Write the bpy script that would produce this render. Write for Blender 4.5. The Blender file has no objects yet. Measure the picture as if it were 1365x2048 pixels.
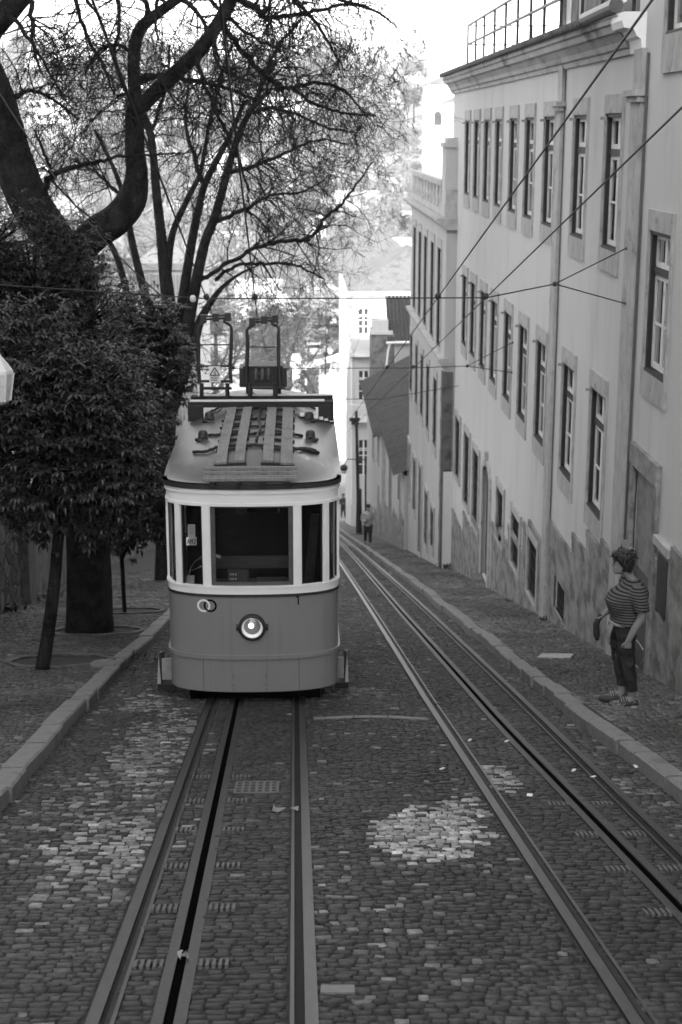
import bpy, math, random
import numpy as np
from mathutils import Vector, Matrix
R = random.Random(7)
NR = np.random.default_rng(11)
SC = bpy.context.scene
COL = SC.collection
# ------------------------------------------------------------------ camera model (used for surveying positions)
F = 3000.0; CX, CY = 682.5, 1024.0
TH = math.atan(.2553); PS = math.atan(87.5 * math.cos(TH) / F); ZC = 2.517
ct, st, cp, sp = math.cos(TH), math.sin(TH), math.cos(PS), math.sin(PS)
FW = Vector((sp * ct, cp * ct, -st)); RT = Vector((cp, -sp, 0)); UP = Vector((sp * st, cp * st, ct))
EYE = Vector((0, 0, ZC))
def ray(px, py): return FW + RT * ((px - CX) / F) + UP * ((CY - py) / F)
def PY(px, py, Y):
    d = ray(px, py); return EYE + d * (Y / d.y)
def PX(px, py, X):
    d = ray(px, py); return EYE + d * (X / d.x)
def PZ(px, py, Z):
    d = ray(px, py); return EYE + d * ((Z - ZC) / d.z)
# ------------------------------------------------------------------ street profile
def zr(Y):
    e = max(0.0, min(Y, 60.0) - 15.0)
    z = -.2348 * min(Y, 112.0) - .0001 * e * e
    if Y > 60: z -= .009 * (min(Y, 112.0) - 60)
    return z
def zrn(Y):
    Y = np.asarray(Y, float); e = np.clip(np.minimum(Y, 60) - 15, 0, None)
    return -.2348 * np.minimum(Y, 112) - .0001 * e * e - .009 * np.clip(np.minimum(Y, 112) - 60, 0, None)
ZV = zr(112)
def PG(px, py, o=0.0):
    d = ray(px, py); a, b = 2.0, 160.0
    for _ in range(50):
        m = (a + b) / 2; p = EYE + d * (m / d.y)
        if p.z > zr(m) + o: a = m
        else: b = m
    return EYE + d * (a / d.y)
def poly(tab):
    xs = [t[0] for t in tab]; ys = [t[1] for t in tab]
    return lambda y: np.interp(y, xs, ys)
railL1 = poly([(0, -.89), (6, -.92), (16, -.99), (110, -1.3)])
railL2 = poly([(0, .02), (6, .0), (16, -.035), (110, -.3)])
slotL = poly([(0, -.56), (6, -.61), (16, -.72), (110, -1.0)])
railR1 = poly([(0, 1.60), (6, 1.54), (16, 1.44), (45, 1.29), (110, 1.0)])
slotR = poly([(0, 2.32), (7.7, 2.17), (13.8, 2.03), (27, 1.92), (63, 1.83), (110, 1.6)])
railR2 = poly([(0, 2.50), (6, 2.46), (16, 2.45), (30, 2.40), (74, 2.14), (110, 1.95)])
kerbR = poly([(0, 2.98), (5, 2.95), (10.5, 2.87), (16.8, 2.74), (30, 2.69), (70, 2.36), (110, 2.2)])
kerbL = poly([(0, -2.2), (10, -2.25), (17.4, -2.34), (23, -2.27), (60, -2.3), (110, -2.5)])
# ------------------------------------------------------------------ mesh builder
def origin(o):
    v = Vector((0, 0, 0))
    while o is not None: v += o.location; o = o.parent
    return v
class MB:
    def __init__(s): s.v = []; s.f = []
    def add(s, vs, fs):
        n = len(s.v); s.v += [tuple(p) for p in vs]; s.f += [tuple(i + n for i in f) for f in fs]
    def box(s, x0, x1, y0, y1, z0, z1):
        s.add([(x, y, z) for z in (z0, z1) for y in (y0, y1) for x in (x0, x1)],
              [(0, 2, 3, 1), (4, 5, 7, 6), (0, 1, 5, 4), (2, 6, 7, 3), (0, 4, 6, 2), (1, 3, 7, 5)])
    def obox(s, c, ax, ay, az):
        c, ax, ay, az = map(Vector, (c, ax, ay, az))
        s.add([c + ax * i + ay * j + az * k for k in (-1, 1) for j in (-1, 1) for i in (-1, 1)],
              [(0, 2, 3, 1), (4, 5, 7, 6), (0, 1, 5, 4), (2, 6, 7, 3), (0, 4, 6, 2), (1, 3, 7, 5)])
    def bar(s, a, b, w, h=None, up=(0, 0, 1)):
        a, b = Vector(a), Vector(b); d = (b - a); L = d.length; d = d / L
        sd = d.cross(Vector(up)); sd = sd.normalized() if sd.length > 1e-4 else Vector((1, 0, 0)); u = sd.cross(d)
        s.obox((a + b) / 2, sd * w / 2, d * L / 2, u * (h or w) / 2)
    def quad(s, *p): s.add(p, [tuple(range(len(p)))])
    def loft(s, rings, cap=True, close=True):
        n = len(rings[0]); base = len(s.v)
        vs = [p for r in rings for p in r]; fs = []
        for i in range(len(rings) - 1):
            for j in range(n if close else n - 1):
                k = (j + 1) % n
                fs.append((i * n + j, i * n + k, (i + 1) * n + k, (i + 1) * n + j))
        if cap:
            fs.append(tuple(range(n - 1, -1, -1))); fs.append(tuple((len(rings) - 1) * n + j for j in range(n)))
        s.add(vs, fs)
    def tube(s, pts, rad, n=6, cap=True, ell=1.0):
        pts = [Vector(p) for p in pts]
        if not isinstance(rad, (list, tuple)): rad = [rad] * len(pts)
        rings = []; prev = None
        for i, p in enumerate(pts):
            d = (pts[min(i + 1, len(pts) - 1)] - pts[max(i - 1, 0)])
            d = d.normalized() if d.length > 1e-9 else Vector((0, 0, 1))
            if prev is None:
                u = d.cross(Vector((0, 1, .123))); u = u.normalized() if u.length > 1e-3 else Vector((1, 0, 0))
            else:
                u = prev - d * prev.dot(d); u = u.normalized() if u.length > 1e-6 else d.orthogonal().normalized()
            prev = u; w = d.cross(u)
            rings.append([p + (u * math.cos(2 * math.pi * k / n) + w * math.sin(2 * math.pi * k / n) * ell) * rad[i] for k in range(n)])
        s.loft(rings, cap)
    def lathe(s, c, prof, n=16, axis='z', cap=True):
        rings = []
        for r, h in prof:
            ring = []
            for k in range(n):
                a = 2 * math.pi * k / n; x, y = r * math.cos(a), r * math.sin(a)
                p = (x, y, h) if axis == 'z' else ((x, -h, y) if axis == 'y' else (-h, x, y))
                ring.append(Vector(c) + Vector(p))
            rings.append(ring)
        s.loft(rings, cap)
    def ell(s, c, rx, ry, rz, n=12, m=7):
        s.lathe_e(c, rx, ry, rz, n, m)
    def lathe_e(s, c, rx, ry, rz, n, m):
        rings = []
        for i in range(m + 1):
            t = -math.pi / 2 + math.pi * (i + .02) / (m + .04) ; rr = max(math.cos(t), .02)
            rings.append([Vector(c) + Vector((rx * rr * math.cos(2 * math.pi * k / n), ry * rr * math.sin(2 * math.pi * k / n), rz * math.sin(t))) for k in range(n)])
        s.loft(rings)
    def build(s, name, mat, parent=None, smooth=False, local=False, loc=None):
        me = bpy.data.meshes.new(name)
        off = Vector((0, 0, 0))
        if parent is not None and not local: off = origin(parent)
        if loc is not None: off = Vector(loc)
        vs = [(p[0] - off.x, p[1] - off.y, p[2] - off.z) for p in s.v] if off.length else s.v
        me.from_pydata(vs, [], s.f); me.update()
        if smooth: me.polygons.foreach_set('use_smooth', [True] * len(me.polygons))
        me.materials.append(mat)
        o = bpy.data.objects.new(name, me); COL.objects.link(o)
        if parent is not None: o.parent = parent
        elif loc is not None: o.location = loc
        return o
def tag(o, label, cat, group=None):
    o['label'] = label; o['category'] = cat
    if group: o['group'] = group
    return o
def thing(name, loc, label, cat, group=None, rz=0):
    o = bpy.data.objects.new(name, None); COL.objects.link(o); o.location = loc; o.rotation_euler = (0, 0, rz)
    o.empty_display_size = .2
    return tag(o, label, cat, group)
def kind(o, k): o['kind'] = k; return o
def dup(o, parent=None, loc=None):
    c = o.copy(); COL.objects.link(c)
    if parent is not None: c.parent = parent
    if loc is not None: c.location = loc
    for ch in [x for x in o.children]: dup(ch, c)
    return c
# ------------------------------------------------------------------ materials (monochrome world)
def mat(name, v, rough=.8, var=.2, scale=3.0, stretch=(1, 1, 1), bump=.15, bscale=30.0, spec=.3, metal=0.0,
        v2=None, s2=1.0, lo=.5, hi=.65, stretch2=(1, 1, 1), attr=None, bdist=.02):
    m = bpy.data.materials.new(name); m.use_nodes = True; nt = m.node_tree; N, L = nt.nodes, nt.links
    b = N['Principled BSDF']; b.inputs['Roughness'].default_value = rough; b.inputs['Metallic'].default_value = metal
    b.inputs['Specular IOR Level'].default_value = spec
    tc = N.new('ShaderNodeTexCoord')
    def noise(sc, stc, det=6):
        mp = N.new('ShaderNodeMapping'); mp.inputs['Scale'].default_value = stc; L.new(tc.outputs['Object'], mp.inputs['Vector'])
        n = N.new('ShaderNodeTexNoise'); n.inputs['Scale'].default_value = sc; n.inputs['Detail'].default_value = det
        n.inputs['Roughness'].default_value = .62; L.new(mp.outputs['Vector'], n.inputs['Vector']); return n
    n = noise(scale, stretch)
    mr = N.new('ShaderNodeMapRange'); mr.inputs['From Min'].default_value = .25; mr.inputs['From Max'].default_value = .75
    mr.inputs['To Min'].default_value = (1 - var); mr.inputs['To Max'].default_value = (1 + var); L.new(n.outputs['Fac'], mr.inputs['Value'])
    mul = N.new('ShaderNodeMath'); mul.operation = 'MULTIPLY'; L.new(mr.outputs['Result'], mul.inputs[0])
    if attr:
        at = N.new('ShaderNodeAttribute'); at.attribute_name = attr; L.new(at.outputs['Fac'], mul.inputs[1])
    else: mul.inputs[1].default_value = v
    out = mul.outputs[0]
    if v2 is not None:
        n2 = noise(s2, stretch2, 8)
        m2 = N.new('ShaderNodeMapRange'); m2.interpolation_type = 'SMOOTHSTEP'
        m2.inputs['From Min'].default_value = lo; m2.inputs['From Max'].default_value = hi; L.new(n2.outputs['Fac'], m2.inputs['Value'])
        mx = N.new('ShaderNodeMix'); mx.data_type = 'FLOAT'; L.new(m2.outputs['Result'], mx.inputs[0]); L.new(out, mx.inputs[2])
        mx.inputs[3].default_value = v2; out = mx.outputs[0]
    L.new(out, b.inputs['Base Color'])
    if bump:
        nb = noise(bscale, (1, 1, 1), 5)
        bp = N.new('ShaderNodeBump'); bp.inputs['Strength'].default_value = bump; bp.inputs['Distance'].default_value = bdist
        L.new(nb.outputs['Fac'], bp.inputs['Height']); L.new(bp.outputs['Normal'], b.inputs['Normal'])
    return m
def glass(name, tint, rough=.02, vary=0.0):
    m = bpy.data.materials.new(name); m.use_nodes = True; nt = m.node_tree; N, L = nt.nodes, nt.links
    N.remove(N['Principled BSDF']); out = N['Material Output']
    tr = N.new('ShaderNodeBsdfTransparent'); tr.inputs['Color'].default_value = (tint, tint, tint, 1)
    gl = N.new('ShaderNodeBsdfGlossy'); gl.inputs['Roughness'].default_value = rough
    lw = N.new('ShaderNodeLayerWeight'); pw = N.new('ShaderNodeMath'); pw.operation = 'POWER'; L.new(lw.outputs['Facing'], pw.inputs[0]); pw.inputs[1].default_value = 4.5
    fr = N.new('ShaderNodeMapRange'); L.new(pw.outputs[0], fr.inputs['Value']); fr.inputs['To Min'].default_value = .045; fr.inputs['To Max'].default_value = 1.0
    tc = N.new('ShaderNodeTexCoord'); ns = N.new('ShaderNodeTexNoise'); ns.inputs['Scale'].default_value = 2.5
    L.new(tc.outputs['Object'], ns.inputs['Vector'])
    bp = N.new('ShaderNodeBump'); bp.inputs['Strength'].default_value = .12; bp.inputs['Distance'].default_value = .02; L.new(ns.outputs['Fac'], bp.inputs['Height'])
    L.new(bp.outputs['Normal'], gl.inputs['Normal'])
    mx = N.new('ShaderNodeMixShader'); L.new(fr.outputs[0], mx.inputs[0]); L.new(tr.outputs[0], mx.inputs[1]); L.new(gl.outputs[0], mx.inputs[2])
    L.new(mx.outputs[0], out.inputs['Surface']); return m
M = {}
M['plaster'] = mat('plaster', .50, .9, .05, 1.2, (1, 1, .3), .10, 18, .15, v2=.38, s2=2.2, lo=.5, hi=.82, stretch2=(1, .8, .14))
M['plaster_end'] = mat('plaster_end', .42, .9, .07, 1.5, (1, 1, .3), .10, 18, .15, v2=.33, s2=.9, lo=.5, hi=.75, stretch2=(2, 2, .3))
M['stone'] = mat('stone', .36, .85, .25, 5, (1, 1, .6), .3, 22, .2, v2=.17, s2=3.2, lo=.55, hi=.75)
M['stone_dark'] = mat('stone_dark', .13, .85, .35, 5, (1, 1, .5), .35, 22, .2, v2=.06, s2=2.6, lo=.48, hi=.7)
M['dado'] = mat('dado', .235, .85, .45, 4.5, (1, .6, .9), .4, 25, .2, v2=.11, s2=4.5, lo=.45, hi=.66, stretch2=(1, .5, .7))
M['infill'] = mat('infill', .22, .9, .4, 5, (1, .7, 1), .4, 20, .2, v2=.12, s2=2.6, lo=.5, hi=.7)
M['tie'] = mat('tie', .10, .7, .3, 14, bump=.3)
M['stucco_worn'] = mat('stucco_worn', .15, .9, .45, 4, (1, 1, .6), .4, 20, .2, v2=.06, s2=1.6, lo=.47, hi=.66)
M['cornice'] = mat('cornice', .40, .85, .22, 3, (1, .5, 1), .25, 25, .2, v2=.12, s2=2.2, lo=.5, hi=.72, stretch2=(1, .5, 1))
M['white_wood'] = mat('white_wood', .62, .5, .10, 8, (1, 1, .5), .1, 60, .35, v2=.30, s2=9, lo=.60, hi=.72)
M['dark_wood'] = mat('dark_wood', .022, .6, .4, 8, (6, 6, 1), .2, 40, .3)
M['tile'] = mat('tile', .06, .9, .4, 7, (1, 1, 1), .4, 30, .15, v2=.04, s2=1.5, lo=.5, hi=.7)
M['tile_light'] = mat('tile_light', .12, .9, .3, 6, (1, 1, 1), .4, 30, .15, v2=.07, s2=1.5, lo=.5, hi=.7)
M['tile_mid'] = mat('tile_mid', .10, .9, .4, 7, (1, 1, 1), .4, 30, .15)
M['white'] = mat('white', .78, .9, .05, 2, (1, 1, .4), .1, 15, .15, v2=.66, s2=.8, lo=.52, hi=.8, stretch2=(1, 1, .3))
M['pale'] = mat('pale', .6, .9, .12, 2, (1, 1, .4), .1, 15, .15)
M['iron'] = mat('iron', .025, .55, .3, 12, bump=.1, spec=.4)
M['iron_grey'] = mat('iron_grey', .075, .5, .3, 10, bump=.15, spec=.5)
M['rail_steel'] = mat('rail_steel', .046, .42, .3, 20, (1, .2, 1), .1, 60, .5, metal=.6)
M['rail_edge'] = mat('rail_edge', .022, .5, .35, 14, (1, .3, 1), .2, 40, .35)
M['groove'] = mat('groove', .007, .8, .4, 25, (1, .3, 1), bump=.2, spec=.2)
M['black'] = mat('black', .003, .9, .2, 8, bump=0, spec=.0)
M['rubber'] = mat('rubber', .02, .6, .2, 10, bump=.05)
M['earth'] = mat('earth', .045, .95, .45, 9, bump=.6, bscale=25, v2=.10, s2=4, lo=.55, hi=.7)
M['mortar'] = mat('mortar', .030, .9, .4, 12, bump=.4, bscale=60)
M['ground'] = mat('ground', .30, .95, .4, .08, bump=.3, bscale=.6, v2=.18, s2=.03, lo=.45, hi=.6)
M['cobble'] = mat('cobble', 0, .7, .5, 30, bump=.6, bscale=55, spec=.4, attr='tone', bdist=.012)
M['cobble_far'] = mat('cobble_far', .05, .8, .45, 14, (1.2, 3.0, 1), .6, 18, .3, v2=.085, s2=1.2, lo=.55, hi=.75)
M['walk_far'] = mat('walk_far', .085, .85, .4, 16, bump=.6, bscale=20, v2=.07, s2=1.0, lo=.45, hi=.65)
M['kerb'] = mat('kerb', .18, .75, .22, 14, bump=.4, bscale=35, v2=.12, s2=3.0, lo=.52, hi=.7)
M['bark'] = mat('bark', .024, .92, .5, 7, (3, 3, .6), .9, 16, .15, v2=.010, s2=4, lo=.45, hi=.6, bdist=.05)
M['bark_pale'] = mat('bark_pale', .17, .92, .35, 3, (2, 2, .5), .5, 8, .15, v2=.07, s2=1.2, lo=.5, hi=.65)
M['twig_pale'] = mat('twig_pale', .15, .95, .35, .6, bump=0)
M['leaf'] = mat('leaf', .024, .42, .5, 1.7, bump=0, spec=.55)
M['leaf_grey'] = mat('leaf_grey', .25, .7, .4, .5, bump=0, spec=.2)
M['leaf_far'] = mat('leaf_far', .06, .6, .45, .5, bump=0, spec=.3)
M['tram_body'] = mat('tram_body', .20, .34, .04, 1.5, (1, 1, .4), .02, 8, .5, v2=.17, s2=2.2, lo=.5, hi=.75, stretch2=(5, 5, .35))
M['tram_cream'] = mat('tram_cream', .76, .38, .05, 3, bump=.03, bscale=12, spec=.45)
M['tram_roof'] = mat('tram_roof', .072, .40, .3, 2.2, (1, .6, 1), .12, 5, .5, v2=.27, s2=2.4, lo=.60, hi=.74, stretch2=(1.6, .8, 1))
M['roof_board'] = mat('roof_board', .19, .8, .25, 9, (6, .5, 1), .3, 40, .2, v2=.11, s2=4, lo=.5, hi=.75)
M['timber_dark'] = mat('timber_dark', .03, .8, .4, 9, (.5, 6, 6), .3, 40, .2)
M['tram_wood'] = mat('tram_wood', .075, .55, .3, 6, (.6, 6, 6), .1, 40, .3)
M['tram_in'] = mat('tram_in', .016, .7, .3, 5, bump=.05)
M['twig_mid'] = mat('twig_mid', .04, .95, .35, .6, bump=0)
M['lace'] = mat('lace', .25, .8, .1, 10, bump=0)
M['paper'] = mat('paper', .7, .8, .05, 10, bump=0)
M['reflector'] = mat('reflector', .9, .25, .03, 10, bump=0, spec=.6)  # near white in place of the sky mirrored by the headlight bowl
M['chrome'] = mat('chrome', .92, .14, .03, 10, bump=0, metal=1.0)
M['step_paint'] = mat('step_paint', .26, .7, .25, 12, bump=.1)
M['skin'] = mat('skin', .19, .6, .08, 14, bump=.1, bscale=80, spec=.35)
M['hair'] = mat('hair', .018, .5, .45, 30, (4, 4, .8), .6, 45, .35)
M['denim'] = mat('denim', .03, .85, .3, 18, bump=.9, bscale=11, bdist=.05, spec=.15, v2=.05, s2=5, lo=.5, hi=.7)
M['shoe'] = mat('shoe', .045, .7, .5, 14, bump=.2, v2=.2, s2=9, lo=.55, hi=.62)
M['sole'] = mat('sole', .02, .7, .2, 10, bump=.1)
M['cloth_pale'] = mat('cloth_pale', .22, .9, .15, 8, bump=.4, bscale=30)
M['cloth_dark'] = mat('cloth_dark', .025, .9, .3, 8, bump=.4, bscale=30)
M['cloth_mid'] = mat('cloth_mid', .30, .9, .2, 8, bump=.4, bscale=30)
M['lantern'] = mat('lantern', .62, .3, .12, 9, (1, 1, .4), .1, 12, .4, v2=.4, s2=7, lo=.5, hi=.7)
M['sheet_iron'] = mat('sheet_iron', .07, .6, .3, 4, (1, 1, .4), .2, 20, .4, v2=.035, s2=2, lo=.5, hi=.7)
M['pole_wood'] = mat('pole_wood', .03, .8, .3, 8, (4, 4, .6), .3, 40, .2)
def lamp(name, v, s):
    m = mat(name, v, .3, .02, 5, bump=0); b = m.node_tree.nodes['Principled BSDF']; b.inputs['Emission Color'].default_value = (1, 1, 1, 1); b.inputs['Emission Strength'].default_value = s; return m
M['bulb'] = lamp('bulb', .8, .55)  # glow added to brighten the headlight bowl
M['pane'] = glass('window_glass', .55)
M['tram_glass'] = glass('tram_glass', .62)
M['lamp_glass'] = glass('lamp_glass', .99, .03)
M['win_far'] = mat('win_far', .03, .7, .3, 2, bump=0)
M['inside'] = mat('inside', .035, .9, .3, 2, bump=0)
def striped():
    m = mat('striped_jersey', .05, .9, .1, 20, bump=.8, bscale=9, bdist=.04, spec=.15); nt = m.node_tree; N, L = nt.nodes, nt.links
    tc = N.new('ShaderNodeTexCoord'); w = N.new('ShaderNodeTexWave'); w.bands_direction = 'Z'; w.inputs['Scale'].default_value = 10.6
    w.inputs['Distortion'].default_value = .9; w.inputs['Detail'].default_value = 1; w.inputs['Detail Scale'].default_value = .6
    L.new(tc.outputs['Object'], w.inputs['Vector'])
    r = N.new('ShaderNodeMapRange'); r.inputs['From Min'].default_value = .58; r.inputs['From Max'].default_value = .74
    r.inputs['To Min'].default_value = .105; r.inputs['To Max'].default_value = .010; L.new(w.outputs['Fac'], r.inputs['Value'])
    L.new(r.outputs['Result'], N['Principled BSDF'].inputs['Base Color']); return m
M['striped'] = striped()
def rubble():
    m = mat('rubble_stone', .2, .9, .3, 5, bump=0); nt = m.node_tree; N, L = nt.nodes, nt.links; b = N['Principled BSDF']
    tc = N.new('ShaderNodeTexCoord'); mp = N.new('ShaderNodeMapping'); mp.inputs['Scale'].default_value = (1, 2.0, 2.6); L.new(tc.outputs['Object'], mp.inputs[0])
    v = N.new('ShaderNodeTexVoronoi'); v.feature = 'DISTANCE_TO_EDGE'; v.inputs['Scale'].default_value = 1.25; L.new(mp.outputs[0], v.inputs['Vector'])
    c = N.new('ShaderNodeTexVoronoi'); c.inputs['Scale'].default_value = 1.25; L.new(mp.outputs[0], c.inputs['Vector'])
    sx = N.new('ShaderNodeSeparateColor'); L.new(c.outputs['Color'], sx.inputs[0])
    n = N.new('ShaderNodeTexNoise'); n.inputs['Scale'].default_value = 9; n.inputs['Detail'].default_value = 6; L.new(tc.outputs['Object'], n.inputs['Vector'])
    a = N.new('ShaderNodeMapRange'); a.inputs['To Min'].default_value = .05; a.inputs['To Max'].default_value = .16; L.new(sx.outputs[0], a.inputs['Value'])
    k = N.new('ShaderNodeMath'); k.operation = 'MULTIPLY'; L.new(a.outputs[0], k.inputs[0])
    a2 = N.new('ShaderNodeMapRange'); a2.inputs['To Min'].default_value = .3; a2.inputs['To Max'].default_value = 1.7; L.new(n.outputs['Fac'], a2.inputs['Value']); L.new(a2.outputs[0], k.inputs[1])
    e = N.new('ShaderNodeMapRange'); e.inputs['From Max'].default_value = .09; L.new(v.outputs['Distance'], e.inputs['Value'])
    mx = N.new('ShaderNodeMix'); mx.data_type = 'FLOAT'; L.new(e.outputs[0], mx.inputs[0]); mx.inputs[2].default_value = .025; L.new(k.outputs[0], mx.inputs[3])
    L.new(mx.outputs[0], b.inputs['Base Color'])
    bp = N.new('ShaderNodeBump'); bp.inputs['Strength'].default_value = .9; bp.inputs['Distance'].default_value = .06; L.new(e.outputs[0], bp.inputs['Height'])
    L.new(bp.outputs[0], b.inputs['Normal']); return m
M['rubble'] = rubble()
# ------------------------------------------------------------------ world, sun, camera
AZ, EL = math.radians(25), math.radians(22)
W = bpy.data.worlds.new('World'); SC.world = W; W.use_nodes = True
wn, wl = W.node_tree.nodes, W.node_tree.links
sky = wn.new('ShaderNodeTexSky'); sky.sky_type = 'NISHITA'; sky.sun_disc = False; sky.sun_elevation = EL; sky.sun_rotation = math.radians(180) + AZ
bw = wn.new('ShaderNodeRGBToBW'); wl.new(sky.outputs[0], bw.inputs[0]); wl.new(bw.outputs[0], wn['Background'].inputs['Color'])
wn['Background'].inputs['Strength'].default_value = .15
sl = bpy.data.lights.new('sun', 'SUN'); sl.energy = 2.6; sl.angle = math.radians(.5); so = bpy.data.objects.new('sun', sl); COL.objects.link(so)
sdir = Vector((math.sin(AZ) * math.cos(EL), math.cos(AZ) * math.cos(EL), -math.sin(EL)))
so.rotation_euler = sdir.to_track_quat('-Z', 'Y').to_euler(); so.location = (-20, -40, 40)
cd = bpy.data.cameras.new('camera'); co = bpy.data.objects.new('camera', cd); COL.objects.link(co); SC.camera = co
cd.sensor_fit = 'VERTICAL'; cd.sensor_height = 36; cd.lens = F / 2048 * 36; cd.clip_end = 5000; cd.clip_start = .1
co.matrix_world = Matrix(((RT.x, UP.x, -FW.x, 0), (RT.y, UP.y, -FW.y, 0), (RT.z, UP.z, -FW.z, ZC), (0, 0, 0, 1)))
cd.dof.use_dof = True; cd.dof.focus_distance = 11.0; cd.dof.aperture_fstop = 4.0
SC.view_settings.view_transform = 'Standard'; SC.view_settings.look = 'None'; SC.view_settings.gamma = 1
SC.view_settings.exposure = 2.75
SC.render.engine = 'CYCLES'
SC.cycles.max_bounces = 6; SC.cycles.transparent_max_bounces = 10; SC.cycles.caustics_reflective = False; SC.cycles.caustics_refractive = False
try: SC.cycles.use_denoising = True; SC.cycles.denoiser = 'OPENIMAGEDENOISE'
except Exception: pass
# ------------------------------------------------------------------ GROUND
def vnoise(x, y, seed=0):
    x = np.asarray(x, float); y = np.asarray(y, float); xi = np.floor(x).astype(np.int64); yi = np.floor(y).astype(np.int64)
    fx, fy = x - xi, y - yi; fx = fx * fx * (3 - 2 * fx); fy = fy * fy * (3 - 2 * fy)
    def h(a, b):
        n = (a * 374761393 + b * 668265263 + seed * 1274126177) & 0x7fffffff
        n = ((n ^ (n >> 13)) * 1274126177) & 0x7fffffff
        return ((n ^ (n >> 16)) & 0xffff) / 65535.0
    return (h(xi, yi) * (1 - fx) + h(xi + 1, yi) * fx) * (1 - fy) + (h(xi, yi + 1) * (1 - fx) + h(xi + 1, yi + 1) * fx) * fy
def fbm(x, y, seed=0): return (vnoise(x, y, seed) * .5 + vnoise(x * 2.1, y * 2.1, seed + 1) * .3 + vnoise(x * 4.3, y * 4.3, seed + 2) * .2)
def hill(X, Y):
    t = np.clip((Y - 265) / 360.0, 0, 1); s = t * t * (3 - 2 * t)
    return ZV - .08 + s * (50 + .03 * np.clip(-X, -150, 200)) + s * (fbm(X / 90, Y / 90, 5) - .5) * 14
def build_ground():
    ys = list(np.arange(-60, 112, 4.0)) + [112] + list(np.arange(120, 260, 20.0)) + list(np.arange(260, 720, 12.0)) + [800, 1000, 1200]
    xs = [-700, -450] + list(np.arange(-280, -20, 13.0)) + [-20, -12, -6, -3, 0, 3, 6, 12, 20] + list(np.arange(33, 240, 13.0)) + [400, 700]
    mb = MB(); nx = len(xs)
    for y in ys:
        for x in xs: mb.v.append((x, y, float(zr(y) - .25 if y <= 112 else hill(x, y) if y > 130 else ZV - .25)))
    for i in range(len(ys) - 1):
        for j in range(nx - 1): mb.f.append((i * nx + j, i * nx + j + 1, (i + 1) * nx + j + 1, (i + 1) * nx + j))
    kind(mb.build('ground', M['ground'], smooth=True), 'structure')
build_ground()
def strip(name, xa, xb, za, y0, y1, m, step=1.0, zb=None):
    mb = MB(); ys = list(np.arange(y0, y1, step)) + [y1]
    for y in ys:
        mb.v.append((float(xa(y)), y, zr(y) + za)); mb.v.append((float(xb(y)), y, zr(y) + (za if zb is None else zb)))
    for i in range(len(ys) - 1): mb.f.append((2 * i, 2 * i + 1, 2 * i + 3, 2 * i + 2))
    return kind(mb.build(name, m), 'structure')
YC = 60.0
strip('road', lambda y: kerbL(y) - .1, lambda y: kerbR(y) + .1, -.009, -12, YC, M['mortar'])
strip('road', lambda y: kerbL(y) - .1, lambda y: kerbR(y) + .1, -.004, YC, 112, M['cobble_far'])
strip('pavement', lambda y: kerbR(y) + .05, lambda y: 4.6, .111, -12, YC, M['mortar'])
strip('pavement', lambda y: kerbR(y) + .05, lambda y: 4.6, .12, YC, 112, M['walk_far'])
strip('pavement', lambda y: -5.9, lambda y: kerbL(y) - .05, .111, -12, YC, M['mortar'])
strip('pavement', lambda y: -5.9, lambda y: kerbL(y) - .05, .12, YC, 112, M['walk_far'])
def stones(name, cx, cy, w, l, ang, dz, tone, zoff, m):
    n = len(cx); cx, cy, w, l, ang, dz, tone = map(np.asarray, (cx, cy, w, l, ang, dz, tone))
    V = np.zeros((n, 8, 3)); c, s = np.cos(ang), np.sin(ang)
    tx, ty = NR.normal(0, .018, n), NR.normal(0, .02, n)
    for k, (a, b) in enumerate(((-1, -1), (1, -1), (1, 1), (-1, 1))):
        jx = 1 + NR.uniform(-.2, .06, n); jy = 1 + NR.uniform(-.26, .08, n)
        for q, (sh, h) in enumerate(((1.0, -.016), (.94, 0.0))):
            u = a * w / 2 * jx * sh; v = b * l / 2 * jy * sh
            x = cx + u * c - v * s; y = cy + u * s + v * c
            V[:, q * 4 + k, 0] = x; V[:, q * 4 + k, 1] = y
            V[:, q * 4 + k, 2] = zrn(y) + zoff + h + (dz + u * tx + v * ty if q else 0)
    fidx = np.array([(4, 5, 6, 7), (0, 1, 5, 4), (1, 2, 6, 5), (2, 3, 7, 6), (3, 0, 4, 7)])
    Fc = (np.arange(n)[:, None, None] * 8 + fidx[None]).reshape(-1, 4)
    me = bpy.data.meshes.new(name)
    me.vertices.add(n * 8); me.vertices.foreach_set('co', V.reshape(-1))
    me.loops.add(len(Fc) * 4); me.loops.foreach_set('vertex_index', Fc.reshape(-1).astype(np.int32))
    me.polygons.add(len(Fc)); me.polygons.foreach_set('loop_start', np.arange(len(Fc), dtype=np.int32) * 4)
    me.update(calc_edges=True); me.validate()
    at = me.attributes.new('tone', 'FLOAT', 'FACE'); at.data.foreach_set('value', np.repeat(tone, 5).astype(np.float32))
    me.materials.append(m); o = bpy.data.objects.new(name, me); COL.objects.link(o); kind(o, 'structure'); return o
def blob(px, py, rx, ry):      # an oval of paler stones, given by its outline seen on the road
    c = PG(px, py); r = PG(px + rx, py); u = PG(px, py - ry)
    return (c.x, c.y, abs(r.x - c.x), abs(u.y - c.y))
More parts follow.
